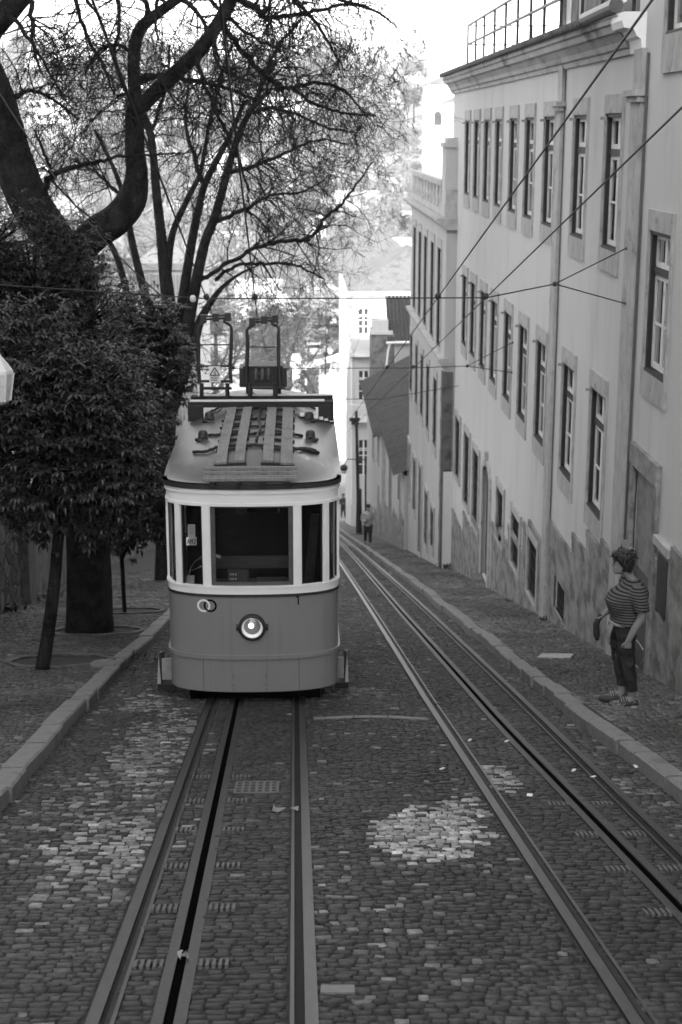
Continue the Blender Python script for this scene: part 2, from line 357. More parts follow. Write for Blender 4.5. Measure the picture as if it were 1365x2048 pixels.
BLOBS = [blob(855, 1664, 112, 46) + (.95, .31), blob(930, 1618, 60, 22) + (.7, .28), blob(1000, 1555, 40, 26) + (.75, .28),
         blob(215, 1690, 110, 55) + (.72, .24), blob(330, 1480, 85, 60) + (.5, .17), blob(250, 1560, 100, 70) + (.34, .17),
         blob(160, 1790, 120, 60) + (.3, .18), blob(60, 1660, 90, 60) + (.2, .17), blob(300, 1405, 60, 16) + (.5, .17), blob(760, 1820, 140, 160) + (.10, .16),
         blob(1330, 1590, 80, 40) + (.3, .14), blob(720, 1385, 60, 10) + (.6, .11), blob(350, 1640, 80, 60) + (.3, .17)]
def build_cobbles():
    cx, cy, w, l, ang, dz, tone = [], [], [], [], [], [], []
    y = 3.4
    while y < YC:
        pitch = (.068 if y < 24 else .10) * R.uniform(.93, 1.07)
        segs = [(kerbL(y), railL1(y) - .085, 0), (railL1(y) + .075, slotL(y) - .085, 1), (slotL(y) + .085, railL2(y) - .075, 1),
                (railL2(y) + .085, railR1(y) - .085, 2), (railR1(y) + .075, slotR(y) - .085, 1), (slotR(y) + .085, railR2(y) - .075, 1),
                (railR2(y) + .085, kerbR(y), 0)]
        for a, b, t in segs:
            x = float(a) - R.uniform(0, .05)
            while x < b - .03:
                ww = (R.uniform(.06, .125) if t == 1 else R.uniform(.045, .115) if t == 0 else R.uniform(.045, .105))
                if y > 24: ww *= 1.35
                if x + ww > b + .01: ww = b - x
                if ww < .03: break
                yy = y + R.uniform(-.012, .012) + (.03 * math.sin(x * 4 + y * 2) + R.uniform(-.015, .015) if t == 2 else R.uniform(-.012, .012) if t == 0 else 0)
                cx.append(x + ww / 2); cy.append(yy); w.append(ww * .97); l.append(pitch * R.uniform(.88, 1.0)); ang.append(R.gauss(0, .05 if t == 1 else .11))
                dz.append(R.gauss(0, .003))
                base = .032 if t == 1 else .037 if t == 2 else .042
                tn = base * math.exp(R.gauss(0, .30))
                pale = .006 if t == 1 else .026 if t == 2 else .04
                if R.random() < pale: tn = R.uniform(.10, .22)
                tone.append(tn); x += ww
        y += pitch
    cxa, cya = np.array(cx), np.array(cy); tn = np.array(tone)
    d = fbm(cxa * .9, cya * .7, 3); tn *= .45 + 1.1 * d
    for bx, by, rx, ry, p, tv in BLOBS:
        q = ((cxa - bx) / rx) ** 2 + ((cya - by) / ry) ** 2 + (vnoise(cxa * 6, cya * 6, 9) - .5) * .7
        hit = NR.random(len(cxa)) < p * np.clip((1.35 - q) / .7, 0, 1); tn[hit] = tv * np.exp(NR.normal(-.08, .33, hit.sum()))
    stones('street_cobbles', cx, cy, w, l, ang, dz, tn, 0.0, M['cobble'])
build_cobbles()
WPITS = [PG(120, 1322, .12), PG(195, 1262, .12), PG(262, 1222, .12)]
def build_walk(name, xa, xb, y1, sz, base):
    cx, cy, w, l, ang, dz = [], [], [], [], [], []
    y = 6.0
    while y < y1:
        s = sz if y < 22 else sz * 1.5
        x = float(xa(y))
        while x < xb(y):
            ww = s * R.uniform(.75, 1.25)
            ok = all(((x - p.x) / .72) ** 2 + ((y - p.y) / .72) ** 2 > 1 for p in WPITS)
            if ok:
                cx.append(x + ww / 2); cy.append(y + R.uniform(-.014, .014)); w.append(ww * .96); l.append(s * R.uniform(.85, 1.0)); ang.append(R.gauss(0, .2)); dz.append(R.gauss(0, .004))
            x += ww
        y += s
    cxa, cya = np.array(cx), np.array(cy)
    tn = base * np.exp(NR.normal(0, .3, len(cx))) * (.35 + 1.3 * fbm(cxa * 1.1, cya * .8, 21))
    pale = fbm(cxa * .8 + 40, cya * .55, 31) > .66
    tn[pale] *= 1.5
    stones(name, cx, cy, w, l, ang, dz, tn, .12, M['cobble'])
build_walk('pavement_cobbles', lambda y: kerbR(y) + .2, lambda y: 4.22, YC, .068, .068)
build_walk('pavement_cobbles', lambda y: -5.6, lambda y: kerbL(y) - .22, 40, .070, .056)
def build_kerb(fn, sgn, wd, y1=112.0, name='kerb'):
    mb = MB(); y = 1.0
    while y < y1:
        L = R.uniform(.55, 1.15); L *= 1 if y < 45 else 2
        a, b = y + .013, y + L - .016; dx = R.uniform(-.016, .016) + .02 * math.sin(y * 1.3); dzz = R.uniform(-.009, .009)
        rot = R.uniform(-.01, .01); pts = []
        for yy, e in ((a, -1), (b, 1)):
            x0 = float(fn(yy)) + dx + rot * e; x1 = x0 + sgn * wd; z = zr(yy) + dzz
            bev = .018
            pts.append([(x0, yy, z - .2), (x0, yy, z + .135 - bev), (x0 + sgn * bev, yy, z + .135), (x1, yy, z + .135), (x1, yy, z - .2)])
        mb.loft([[Vector(p) for p in pts[0]], [Vector(p) for p in pts[1]]])
        y += L
    return kind(mb.build(name, M['kerb']), 'structure')
build_kerb(kerbL, -1, .20); build_kerb(kerbR, 1, .17)
# tramway tracks
def profile_strip(mb, fn, x0, x1, ztop, zbot, y0=1.0, y1=111.0):
    ys = list(np.arange(y0, y1, 1.5)) + [y1]
    rings = [[Vector((float(fn(y)) + x, y, zr(y) + z)) for x, z in ((x0, zbot), (x0, ztop), (x1, ztop), (x1, zbot))] for y in ys]
    mb.loft(rings)
def track(ra, rb, sl, label, ties):
    t = thing('tram_track', (float(ra(8) + rb(8)) / 2, 8, zr(8)), label, 'tram track')
    for fn, sg in ((ra, -1), (rb, 1)):
        h = MB(); profile_strip(h, fn, min(sg * .07, sg * .008), max(sg * .07, sg * .008), .010, -.06)
        profile_strip(h, fn, min(-sg * .042, -sg * .062), max(-sg * .042, -sg * .062), .006, -.06)
        r = h.build('rail', M['rail_steel'], t)
        g = MB(); profile_strip(g, fn, -.045, .012, -.006, -.06); g.build('groove', M['groove'], r)
    b = MB(); profile_strip(b, sl, -.084, -.028, .004, -.06); profile_strip(b, sl, .020, .078, .004, -.06); s = b.build('slot_plate', M['rail_edge'], t)
    g = MB(); profile_strip(g, sl, -.030, .030, -.006, -.08); g.build('slot', M['black'], s)  # flat black strip paints the darkness down inside the slot
    for y in ties:
        for sg in (-1, 1):
            k = MB(); x = float(sl(y)); z = zr(y)
            for i in range(5):
                xx = x + sg * (.10 + i * .033); k.bar((xx, y - .055, zr(y - .055) + .006), (xx, y + .055, zr(y + .055) + .006), .017, .02)
            k.build('tie_grille', M['tie'], t)
    return t
tl = track(railL1, railL2, slotL, 'grooved cable tram track with central slot running under the tram car', [PG(400, y).y for y in (1930, 1818, 1734, 1662, 1604, 1556)])
track(railR1, railR2, slotR, 'empty grooved tram track curving downhill beside the right hand pavement', [PG(1100, y).y for y in (1830, 1742, 1672, 1610)])
# ------------------------------------------------------------------ FACADES on the right hand side (they face -X)
def sheet(mb, x, y0, y1, z0, z1, holes, depth=.10, thick=.0):
    """a wall sheet in the plane X = x with rectangular holes (ya, yb, za, zb) and their reveals"""
    hs = [(max(a, y0), min(b, y1), max(c, z0), min(d, z1)) for a, b, c, d in holes if a < y1 and b > y0 and c < z1 and d > z0]
    ys = sorted({y0, y1} | {v for h in hs for v in h[:2]}); zs = sorted({z0, z1} | {v for h in hs for v in h[2:]})
    for i in range(len(ys) - 1):
        for j in range(len(zs) - 1):
            yc, zc = (ys[i] + ys[i + 1]) / 2, (zs[j] + zs[j + 1]) / 2
            if any(h[0] < yc < h[1] and h[2] < zc < h[3] for h in hs): continue
            mb.quad((x, ys[i], zs[j]), (x, ys[i], zs[j + 1]), (x, ys[i + 1], zs[j + 1]), (x, ys[i + 1], zs[j]))
    for a, b, c, d in hs:
        if depth <= 0: continue
        X = x + depth
        if a > y0: mb.quad((x, a, c), (X, a, c), (X, a, d), (x, a, d))
        if b < y1: mb.quad((x, b, c), (x, b, d), (X, b, d), (X, b, c))
        mb.quad((x, a, d), (X, a, d), (X, b, d), (x, b, d)); mb.quad((x, a, c), (x, b, c), (X, b, c), (X, a, c))
    if thick:
        X = x + thick
        mb.quad((x, y0, z0), (X, y0, z0), (X, y0, z1), (x, y0, z1)); mb.quad((x, y1, z0), (x, y1, z1), (X, y1, z1), (X, y1, z0))
        mb.quad((x, y0, z1), (X, y0, z1), (X, y1, z1), (x, y1, z1))
XF = 4.2
def surround(mb, w, h, jw=.08, top=.21, bot=.30, out=.03, x=0.0):
    y0, y1 = -w / 2, w / 2
    mb.box(x - out, x + .02, y0 - jw, y0, 0, h); mb.box(x - out, x + .02, y1, y1 + jw, 0, h)
    mb.box(x - out - .004, x + .02, y0 - jw, y1 + jw, h, h + top); mb.box(x - out - .004, x + .02, y0 - jw, y1 + jw, -bot, 0)
def make_window(parent, loc, w, h, stone, frames=True, top=.24, bot=.30, curtain=0, stub=True):
    """window at local origin: bottom centre of its opening in the wall plane"""
    s = MB(); surround(s, w, h, top=top, bot=bot)
    if stub: s.bar((-.09, w / 2 + .03, h - .06), (.0, w / 2 + .03, h - .06), .045)
    win = s.build('window', stone, parent, local=True); win.location = Vector(loc) - origin(parent)
    j = MB(); D = .085
    j.box(.0, D, w / 2 - .07, w / 2 + .001, 0, h); j.box(.0, D, -w / 2 - .001, -w / 2 + .03, 0, h); j.box(.0, D, -w / 2 + .03, w / 2 - .07, h - .05, h); j.box(-.03, D, -w / 2 + .03, w / 2 - .07, 0, .035)
    tz = h * .69; j.box(.035, D, -w / 2 + .03, w / 2 - .07, tz, tz + .085); j.build('lining', M['dark_wood'], win, local=True)
    c = MB(); a, b = -w / 2 + .03, w / 2 - .07; x0, x1 = .055, .095
    def leaf(ya, yb, za, zb, bars):
        t = .048
        c.box(x0, x1, ya, ya + t, za, zb); c.box(x0, x1, yb - t, yb, za, zb); c.box(x0 + .002, x1 - .002, ya + t, yb - t, za, za + t * 1.3); c.box(x0 + .002, x1 - .002, ya + t, yb - t, zb - t, zb)
        for q in bars: c.box(x0 + .008, x1 - .008, ya + t, yb - t, q - .014, q + .014)
    m = (a + b) / 2
    leaf(a, m - .003, tz + .09, h - .05, []); leaf(m + .003, b, tz + .09, h - .05, [])
    leaf(a, m - .003, .045, tz - .005, [tz * .5]); leaf(m + .003, b, .045, tz - .005, [tz * .5]); c.build('casement', M['white_wood'], win, local=True)
    p = MB(); p.quad((.08, a + .02, .06), (.08, b - .02, .06), (.08, b - .02, h - .06), (.08, a + .02, h - .06)); p.build('pane', M['pane'], win, local=True)
    k = MB(); k.quad((.16, -w / 2, -.02), (.16, w / 2, -.02), (.16, w / 2, h), (.16, -w / 2, h))
    k.build('room_dark', M['inside'], win, local=True)
    if curtain:
        k = MB(); n = 9
        for i in range(n): y0 = a + .04 + (curtain * w) * i / n; k.quad((.12 + .015 * (i % 2), y0, .06), (.12 + .015 * ((i + 1) % 2), y0 + curtain * w / n, .06), (.12 + .015 * ((i + 1) % 2), y0 + curtain * w / n, tz - .02), (.12 + .015 * (i % 2), y0, tz - .02))
        k.build('curtain', M['cloth_mid'], win, local=True)
    return win
def make_grille(parent, loc, w, h, frame=True, bars=True, mat_=None, sur=True, bot=.06):
    s = MB()
    if sur: surround(s, w, h, .12, .16, bot, .045)
    else: s.box(-.02, .05, -w / 2 - .03, w / 2 + .03, -.04, .0)
    win = s.build('window', M['stone'], parent, local=True); win.location = Vector(loc) - origin(parent)
    g = MB()
    if bars:
        n = max(3, int(w / .13))
        for i in range(n + 1): y = -w / 2 + .03 + (w - .06) * i / n; g.bar((.03, y, 0), (.03, y, h), .018)
        for z in np.arange(.2, h, .28): g.bar((.03, -w / 2, z), (.03, w / 2, z), .02, .012)
    g.box(.07, .09, -w / 2, w / 2, 0, h)
    g.build('grille', mat_ or M['iron'], win, local=True)
    return win
def cornice(mb, x, y0, y1, prof, close_ends=True):
    mb.loft([[Vector((x - o, y, z)) for o, z in prof] for y in (y0, y1)])
def wavy_roof(mb, y0, y1, p0, p1, pitch=.19, amp=.035, rows=6, thick=.03):
    """corrugated tile field: courses run along Y, from eave p0=(x,z) to ridge p1=(x,z)"""
    n = int((y1 - y0) / pitch * 6); top = []
    for r in range(rows + 1):
        t = r / rows; x = p0[0] + (p1[0] - p0[0]) * t; z = p0[1] + (p1[1] - p0[1]) * t
        top.append([Vector((x, y0 + (y1 - y0) * i / n, z + amp * abs(math.sin(math.pi * (y0 + (y1 - y0) * i / n) / pitch)) + R.uniform(-.004, .004))) for i in range(n + 1)])
    b = len(mb.v); m = n + 1
    mb.v += [tuple(p) for r in top for p in r]; mb.v += [tuple(p - Vector((0, 0, thick))) for p in top[0]]
    for r in range(rows):
        for i in range(n): mb.f.append((b + r * m + i, b + r * m + i + 1, b + (r + 1) * m + i + 1, b + (r + 1) * m + i))
    k = b + (rows + 1) * m
    for i in range(n): mb.f.append((k + i, k + i + 1, b + i + 1, b + i))
def wy(px, py=600, x=XF): return PX(px, py, x).y
# ---- long building (two upper storeys of nine windows)
YB0, YB1 = 19.2, 41.6
bB = thing('long_building', (XF, YB0, zr(YB0)), 'long pale plastered building with two rows of tall stone framed windows and a roof railing', 'building')
UPX = [934.6, 953, 973.7, 996.9, 1026.8, 1058.8, 1098.3, 1160, 1226.5]
MIX = [925, 942, 962, 984, 1012, 1043, 1080, 1136, 1197]
UW = 1.06
up_y = [wy(x + 2, 300) for x in UPX]; mi_y = [wy(x + 2, 800) for x in MIX]
holes = [(y - UW / 2, y + UW / 2, .94, 2.72) for y in up_y] + [(y - UW / 2, y + UW / 2, -2.78, -1.04) for y in mi_y]
GR = [(917, 835, 960), (935, 865, 1015), (953, 900, 1058), (1002, 978, 1085), (1033, 1030, 1140), (1067, 1080, 1200), (1122, 1165, 1235)]
gr = []
for i, (x, a, b) in enumerate(GR):
    y = wy(x, (a + b) / 2); w = (1.15, 1.15, 1.15, 1.0, 1.05, 1.05, .95)[i]
    gr.append((y, w, PX(x, b, XF).z, PX(x, a, XF).z))
holes += [(y - w / 2, y + w / 2, a, b) for y, w, a, b in gr]
yd = wy(973, 1050); DW = 1.15; dz0 = zr(yd) + .25; dz1 = PX(973, 935, XF).z
holes.append((yd - DW / 2, yd + DW / 2, dz0, dz1))
wall = MB(); sheet(wall, XF, YB0, YB1, zr(YB1) - .6, 3.5, holes, .10)
wall.quad((XF, YB1, zr(YB1) - .6), (XF, YB1, 3.55), (XF + 9, YB1, 3.55), (XF + 9, YB1, zr(YB1) - .6))
wall.quad((XF + 9, YB0, zr(YB1) - .6), (XF + 9, YB1, zr(YB1) - .6), (XF + 9, YB1, 3.9), (XF + 9, YB0, 3.9))
wall.build('wall', M['plaster'], bB)
protos = {}
for i, (y, zb, h) in enumerate( [(y, .94, 1.78) for y in up_y] + [(y, -2.78, 1.74) for y in mi_y]):
    cu = (0, .3, 0, .75, 0)[i * 3 % 5]; key = (h, cu)
    if key not in protos: protos[key] = make_window(bB, (XF, y, zb), UW, h, M['stone'], curtain=cu)
    else:
        c = dup(protos[key], bB); c.location = Vector((XF, y, zb)) - origin(bB)
for i, (y, w, a, b) in enumerate(gr): make_grille(bB, (XF, y, a), w, b - a, mat_=M['iron'], sur=i < 6)
# arched door with its stone frame and step
dm = MB(); jw = .2
dm.box(XF - .05, XF + .02, yd - DW / 2 - jw, yd - DW / 2, dz0 - .1, dz1 - .25); dm.box(XF - .05, XF + .02, yd + DW / 2, yd + DW / 2 + jw, dz0 - .1, dz1 - .25)
ring = []
for k in range(9):
    a = math.pi * k / 8; ring.append([Vector((XF + e, yd - math.cos(a) * r, dz1 - .25 + math.sin(a) * r * .62)) for e, r in ((.02, DW / 2), (-.05, DW / 2), (-.05, DW / 2 + jw), (.02, DW / 2 + jw))])
dm.loft(ring); dm.box(XF - .08, XF + .02, yd - .09, yd + .09, dz1 + .10, dz1 + .42)
dr = dm.build('door', M['stone'], bB); st_ = MB(); st_.box(XF - .24, XF + .1, yd - DW / 2 - .1, yd + DW / 2 + .1, zr(yd) - .3, dz0 - .02); st_.build('step', M['stone_dark'], dr)
dl = MB(); dl.box(XF + .07, XF + .1, yd - DW / 2, yd + DW / 2, dz0, dz1)
for k in (-1, 1): dl.box(XF + .05, XF + .07, yd + k * DW / 4 - .18, yd + k * DW / 4 + .18, dz0 + .2, dz0 + 1.0); dl.box(XF + .05, XF + .07, yd + k * DW / 4 - .18, yd + k * DW / 4 + .18, dz0 + 1.2, dz1 - .3)
dl.build('door_leaf', M['dark_wood'], dr)
# spandrels that round the arch
sp_ = MB()
for sg in (-1, 1):
    pts = [(yd - sg * math.cos(math.pi / 2 * k / 5) * DW / 2, dz1 - .25 + math.sin(math.pi / 2 * k / 5) * DW / 2 * .62) for k in range(6)]
    for k in range(5): sp_.quad((XF - .004, pts[k][0], pts[k][1]), (XF - .004, pts[k + 1][0], pts[k + 1][1]), (XF - .004, pts[k + 1][0], dz1 + .15), (XF - .004, pts[k][0], dz1 + .15))
sp_.build('arch_head', M['stone'], dr)
# stepped dado
def dado(parent, segs, holes_, x=XF - .03):
    d = MB()
    for ya, yb, zt in segs:
        if yb - ya < .05: continue
        sheet(d, x, ya, yb, zr(max(ya, yb)) - .5, zt, holes_, .0, .04)
        d.box(x - .012, x + .03, ya, yb, zt - .10, zt + .012); d.build('dado', M['dado'], parent); d = MB()
SEG = [(905, 927, 1012), (927, 945, 1018), (945, 962, 1028), (985, 1000, 1040), (1000, 1018, 1052), (1018, 1048, 1046), (1048, 1059, 1040), (1059, 1094, 1036), (1101, 1147, 1036), (1147, 1176, 1063), (1176, 1206, 1058), (1206, 1234, 1077)]
segs = []
for a, b, yt in SEG: segs.append((wy(b, 1100), wy(a, 1100), PX(a, yt, XF).z))
hs2 = [h for h in holes if h[3] < -4]
hs2 = [(a - .0, b + .0, c, d) for a, b, c, d in hs2]
dado(bB, segs, hs2)
# pilasters
def pilaster(parent, y, w, z0, z1, capz, m, out=.07, x=XF):
    p = MB(); p.box(x - out, x + .02, y - w / 2, y + w / 2, z0, capz)
    p.box(x - out - .05, x + .02, y - w / 2 - .05, y + w / 2 + .05, capz, capz + .07); p.box(x - out - .09, x + .02, y - w / 2 - .09, y + w / 2 + .09, capz + .07, capz + .14)
    p.box(x - out + .01, x + .02, y - w / 2 + .02, y + w / 2 - .02, capz + .14, z1)
    return p.build('pilaster', m, parent)
yp1 = wy(1114, 560); yp2 = wy(1273, 400)
pilaster(bB, yp1, .44, zr(yp1) - .3, 3.46, PX(1128, 222, XF).z, M['stone'])
pilaster(bB, yp2, .52, zr(yp2) - .3, 3.46, PX(1275, 205, XF).z, M['stone'])
k = MB(); k.bar((XF - .02, yp2 - .36, zr(yp2)), (XF - .02, yp2 - .36, 3.4), .03); k.build('drainpipe', M['iron_grey'], bB); k = MB(); k.bar((XF - .02, yp1 - .29, zr(yp1)), (XF - .02, yp1 - .29, 3.4), .02)
k.build('drainpipe', M['iron_grey'], bB)
co_ = MB(); cornice(co_, XF, YB0 + .25, YB1 + .25, [(-.3, 3.42), (.04, 3.42), (.05, 3.49), (.09, 3.51), (.11, 3.58), (.18, 3.67), (.23, 3.69), (.25, 3.77), (.29, 3.79), (.29, 3.85), (-.3, 3.85)])
co_.build('cornice', M['cornice'], bB)
ce = MB(); cornice(ce, XF, YB0 - .42, YB0 + .248, [(-.3, 3.42), (.04, 3.42), (.06, 3.57), (.11, 3.60), (.15, 3.68), (.27, 3.70), (.30, 3.78), (.28, 3.88), (-.3, 3.89)]); ce.build('cornice_end', M['white'], bB)
yt0 = wy(1215, 60)
tl_ = MB(); wavy_roof(tl_, yt0, YB1 + .35, (XF - .35, 3.88), (XF + 1.6, 4.20), .20, .05, 5); nt0 = len(tl_.f)
for y in np.arange(yt0 + .1, YB1 + .2, .2): tl_.tube([(XF - .39, y, 3.90), (XF - .31, y, 3.915)], .052, 8)
rf = tl_.build('roof', M['tile'], bB); rf.data.materials.append(M['tile_light'])
for q in rf.data.polygons[nt0:]: q.material_index = 1
fl = MB(); fl.box(XF - .3, XF + 9, YB0 - .1, YB1, 3.855, 3.88); fl.quad((XF + 1.6, YB0, 4.22), (XF + 9, YB0, 4.22), (XF + 9, YB1, 4.22), (XF + 1.6, YB1, 4.22)); fl.build('terrace', M['cornice'], rf)
gp = MB(); gp.tube([(XF - .30, YB0 - .05, 3.98), (XF - .30, yt0 + .02, 3.95)], .09, 12); gp.build('gutter', M['iron_grey'], bB)
rl = MB(); RX = XF + .05
posts = [936.6, 952.6, 969, 989.7, 1011.7, 1035.6, 1061.6, 1088.3, 1121.5, 1163.4, 1203]
py_ = [wy(x, 60, RX) for x in posts] + [YB0 + .6]
for y in py_: rl.bar((RX, y, 3.9), (RX, y, 5.02), .05)
for z in (4.55, 5.0): rl.bar((RX, py_[0], z), (RX, py_[-1], z), .045)
for z in (4.55, 5.0): rl.bar((RX, py_[0], z), (RX + 2.4, py_[0], z), .03)
for q in (.8, 1.6, 2.4): rl.bar((RX + q, py_[0], 4.3), (RX + q, py_[0], 5.0), .03)
rl.build('railing', M['iron'], bB)
ya_, yb_ = 20.4, 31.6; XA = 5.3
at_ = MB(); ah = [(y - .4, y + .4, 4.5, 6.4) for y in (30.7, 29.3, 25.6)]
sheet(at_, XA, ya_, yb_, 4.0, 7.6, ah, .12); at_.quad((XA, yb_, 4), (XA, yb_, 7.6), (XA + 4, yb_, 7.6), (XA + 4, yb_, 4)); at_.box(XA - .15, XA + 4, ya_ - .1, yb_ + .15, 7.6, 7.75)
at_.quad((XA, ya_, 4), (XA + 4, ya_, 4), (XA + 4, ya_, 7.6), (XA, ya_, 7.6))
am = at_.build('attic_storey', M['stucco_worn'], bB)
for a, b, c, d in ah:
    w_ = MB(); x0 = XA + .05
    w_.box(x0, x0 + .05, a, a + .07, c, d); w_.box(x0, x0 + .05, b - .07, b, c, d); w_.box(x0, x0 + .05, a + .07, b - .07, c, c + .08); w_.box(x0, x0 + .05, a + .07, b - .07, d - .07, d); w_.box(x0, x0 + .05, (a + b) / 2 - .04, (a + b) / 2 + .04, c + .08, d - .07)
    w_.box(x0 + .002, x0 + .04, a + .07, (a + b) / 2 - .04, (c + d) / 2 - .02, (c + d) / 2 + .02); w_.box(x0 + .002, x0 + .04, (a + b) / 2 + .04, b - .07, (c + d) / 2 - .02, (c + d) / 2 + .02)
    w_.build('attic_window', M['white_wood'], am)
    g = MB(); g.quad((x0 + .06, a, c), (x0 + .06, b, c), (x0 + .06, b, d), (x0 + .06, a, d)); g.build('attic_pane', M['inside'], am)
# house number plate above the door and the small bolts on the wall
# ---- near taller building
bA = thing('tall_building', (XF, 12, zr(12)), 'taller pale building nearest on the right with a bricked up doorway', 'building')
wnA = (wy(1318, 600), 1.06, PX(1318, 757, XF).z, PX(1318, 463, XF).z)
wnT_y = wy(1352, 40); wnT = (wnT_y - .15, 1.06, PX(1342, 68, XF).z, PX(1342, 68, XF).z + 1.75)
dA0, dA1 = wy(1314, 1000), wy(1270, 1000); dAt = PX(1290, 945, XF).z; dAb = zr(dA0) + .12
mA0, mA1 = wy(1341, 1150), wy(1319, 1150); mAt = PX(1330, 1098, XF).z; mAb = PX(1330, 1238, XF).z
hA = [(wnA[0] - wnA[1] / 2, wnA[0] + wnA[1] / 2, wnA[2], wnA[3]), (wnT[0] - .53, wnT[0] + .53, wnT[2], wnT[3]), (dA0, dA1, dAb - .6, dAt), (mA0, mA1, mAb, mAt)]
wa = MB(); sheet(wa, XF + .003, -2, YB0 - .02, zr(YB0) - .8, 9.5, hA, .10); wa.quad((XF, YB0 - .02, zr(YB0) - 1), (XF, YB0 - .02, 9.5), (XF + 9, YB0 - .02, 9.5), (XF + 9, YB0 - .02, zr(YB0) - 1)); wa.quad((XF, -2, 9.5), (XF + 9, -2, 9.5), (XF + 9, YB0 - .02, 9.5), (XF, YB0 - .02, 9.5))
wa.build('wall', M['plaster'], bA)
make_window(bA, (XF, wnA[0], wnA[2]), wnA[1], wnA[3] - wnA[2], M['stone'], stub=False); make_window(bA, (XF, wnT[0], wnT[2]), 1.06, wnT[3] - wnT[2], M['stone'], bot=.42, stub=False)
d2 = MB(); yc = (dA0 + dA1) / 2; wd = dA1 - dA0
for ya, yb in ((dA0 - .16, dA0), (dA1, dA1 + .16)): d2.box(XF - .05, XF + .02, ya, yb, dAb - .4, dAt)
d2.box(XF - .06, XF + .02, dA0 - .16, dA1 + .16, dAt, dAt + .26); ddo = d2.build('doorway', M['dado'], bA)
f2 = MB(); f2.quad((XF + .03, dA0, dAb - .4), (XF + .03, dA1, dAb - .4), (XF + .03, dA1, dAt), (XF + .03, dA0, dAt)); f2.build('infill', M['infill'], ddo)
zs_ = PX(1285, 1148, XF).z
f3 = MB(); f3.box(XF + .01, XF + .028, dA0 + .02, dA1 - .02, dAb - .3, zs_); f3.build('steel_sheet', M['sheet_iron'], ddo)
mc = MB(); mc.box(XF - .02, XF + .05, mA0, mA1, mAb, mAt); mc.box(XF - .035, XF - .02, mA0 + .02, mA1 - .02, mAb + .02, mAt - .02); hb = mc.build('hatch', M['iron'], bA)
hl = MB(); hl.box(XF - .075, XF + .02, mA0 - .1, mA1 + .1, mAt, mAt + .1); hl.build('lintel', M['stone'], hb)
SEGA = [(1246, 1266, 1072), (1318, 1346, 1078), (1346, 1372, 1090), (1372, 1420, 1095)]
segs = [(wy(b, 1150), wy(a, 1150), PX(a, yt, XF).z) for a, b, yt in SEGA]
segs += [(wy(1318, 1150), dA0 - .16, PX(1318, 1120, XF).z)]
yy = segs[-2][0]; zt = segs[-2][2]
while yy > 0: segs.append((yy - 2.2, yy, zt + .55)); yy -= 2.2; zt += .55
dado(bA, segs, hA)
k = MB(); yq = wy(1349, 1000)
k.tube([PX(1305, 1297, XF - .06), PX(1296, 1309, XF - .08), PX(1285, 1322, XF - .07), PX(1279, 1336, XF - .05)], .005, 6); k.tube([PX(1252, 1310, XF - .05), PX(1262, 1322, XF - .08), PX(1276, 1334, XF - .06)], .007, 6); k.tube([PX(1273, 1280, XF - .03), PX(1280, 1288, XF - .05), PX(1287, 1300, XF - .04)], .007, 6)
k.build('loose_cable', M['cloth_mid'], bA)
# ---- building with the balustrade
XC = 3.92
YC0, YC1 = PX(886, 900, XC).y, 52.6
bC = thing('balustrade_building', (XC, YC0, zr(YC0)), 'narrow pale building with very tall windows and a stone balustrade above its cornice', 'building')
def zc(px, py): return PX(px, py, XC).z
CU = [830, 840.6, 852, 866, 880]; CL = [823, 834, 845, 857, 872]; CG = [(819, 1, 1.1), (830, 1, 1.1), (854.5, 1, 1.0), (867, 1, 1.0)]
hC = []
for x in CU: y = wy(x, 550, XC); hC.append((y - .55, y + .55, -3.35, -.65, 'u'))
for x in CL: y = wy(x, 760, XC); hC.append((y - .5, y + .5, -6.35, -4.4, 'l'))
for x, _, w in CG: y = wy(x, 1000, XC); b = max(-10.2, zr(y) + .55); hC.append((y - w / 2, y + w / 2, b, -8.3, 'g'))
yda = wy(842, 1000, XC); hC.append((yda - .55, yda + .55, zr(yda) + .15, -8.0, 'd'))
wc_ = MB(); sheet(wc_, XC, YC0, YC1, zr(YC1) - .6, .0, [h[:4] for h in hC], .12)
wc_.quad((XC, YC0, zr(YC0) - 1), (XC, YC0, .0), (XF + .1, YC0, .0), (XF + .1, YC0, zr(YC0) - 1)); wc_.quad((XC, YC1, zr(YC1) - 1), (XF + 8, YC1, zr(YC1) - 1), (XF + 8, YC1, 0), (XC, YC1, 0)); wc_.quad((XC, YC0, 0), (XC, YC1, 0), (XF + 8, YC1, 0), (XF + 8, YC0, 0))
wc_.build('wall', M['plaster_end'], bC)
protos = {}
for a, b, c, d, t in hC:
    y = (a + b) / 2
    if t in 'ul':
        if t not in protos: protos[t] = make_window(bC, (XC, y, c), b - a, d - c, M['stone'], stub=False)
        else: q = dup(protos[t], bC); q.location = Vector((XC, y, c)) - origin(bC)
    elif t == 'g': make_grille(bC, (XC, y, c), b - a, d - c)
    else:
        q = make_grille(bC, (XC, y, c), b - a, d - c, bars=False, mat_=M['dark_wood']); q.name = 'door'
sc_ = MB(); cornice(sc_, XC, YC0 - .1, YC1, [(-.1, -3.75), (.05, -3.75), (.10, -3.62), (.16, -3.56), (.16, -3.48), (-.1, -3.44)]); sc_.build('string_course', M['stone'], bC)
cc = MB(); cornice(cc, XC, YC0 - .16, YC1 + .1, [(-.5, -.06), (.04, -.06), (.08, .03), (.24, .10), (.30, .18), (.30, .24), (-.5, .24)]); cc.build('cornice', M['stone'], bC)
qz = MB()
for i, z in enumerate(np.arange(zr(YC0) - .2, -3.9, .45)): qz.box(XC - .05, XF - .04, YC0 - (.055 if i % 2 else .04), YC0 + (.42 if i % 2 else .3), z, z + .44)
qz.build('quoin', M['stone_dark'], bC)
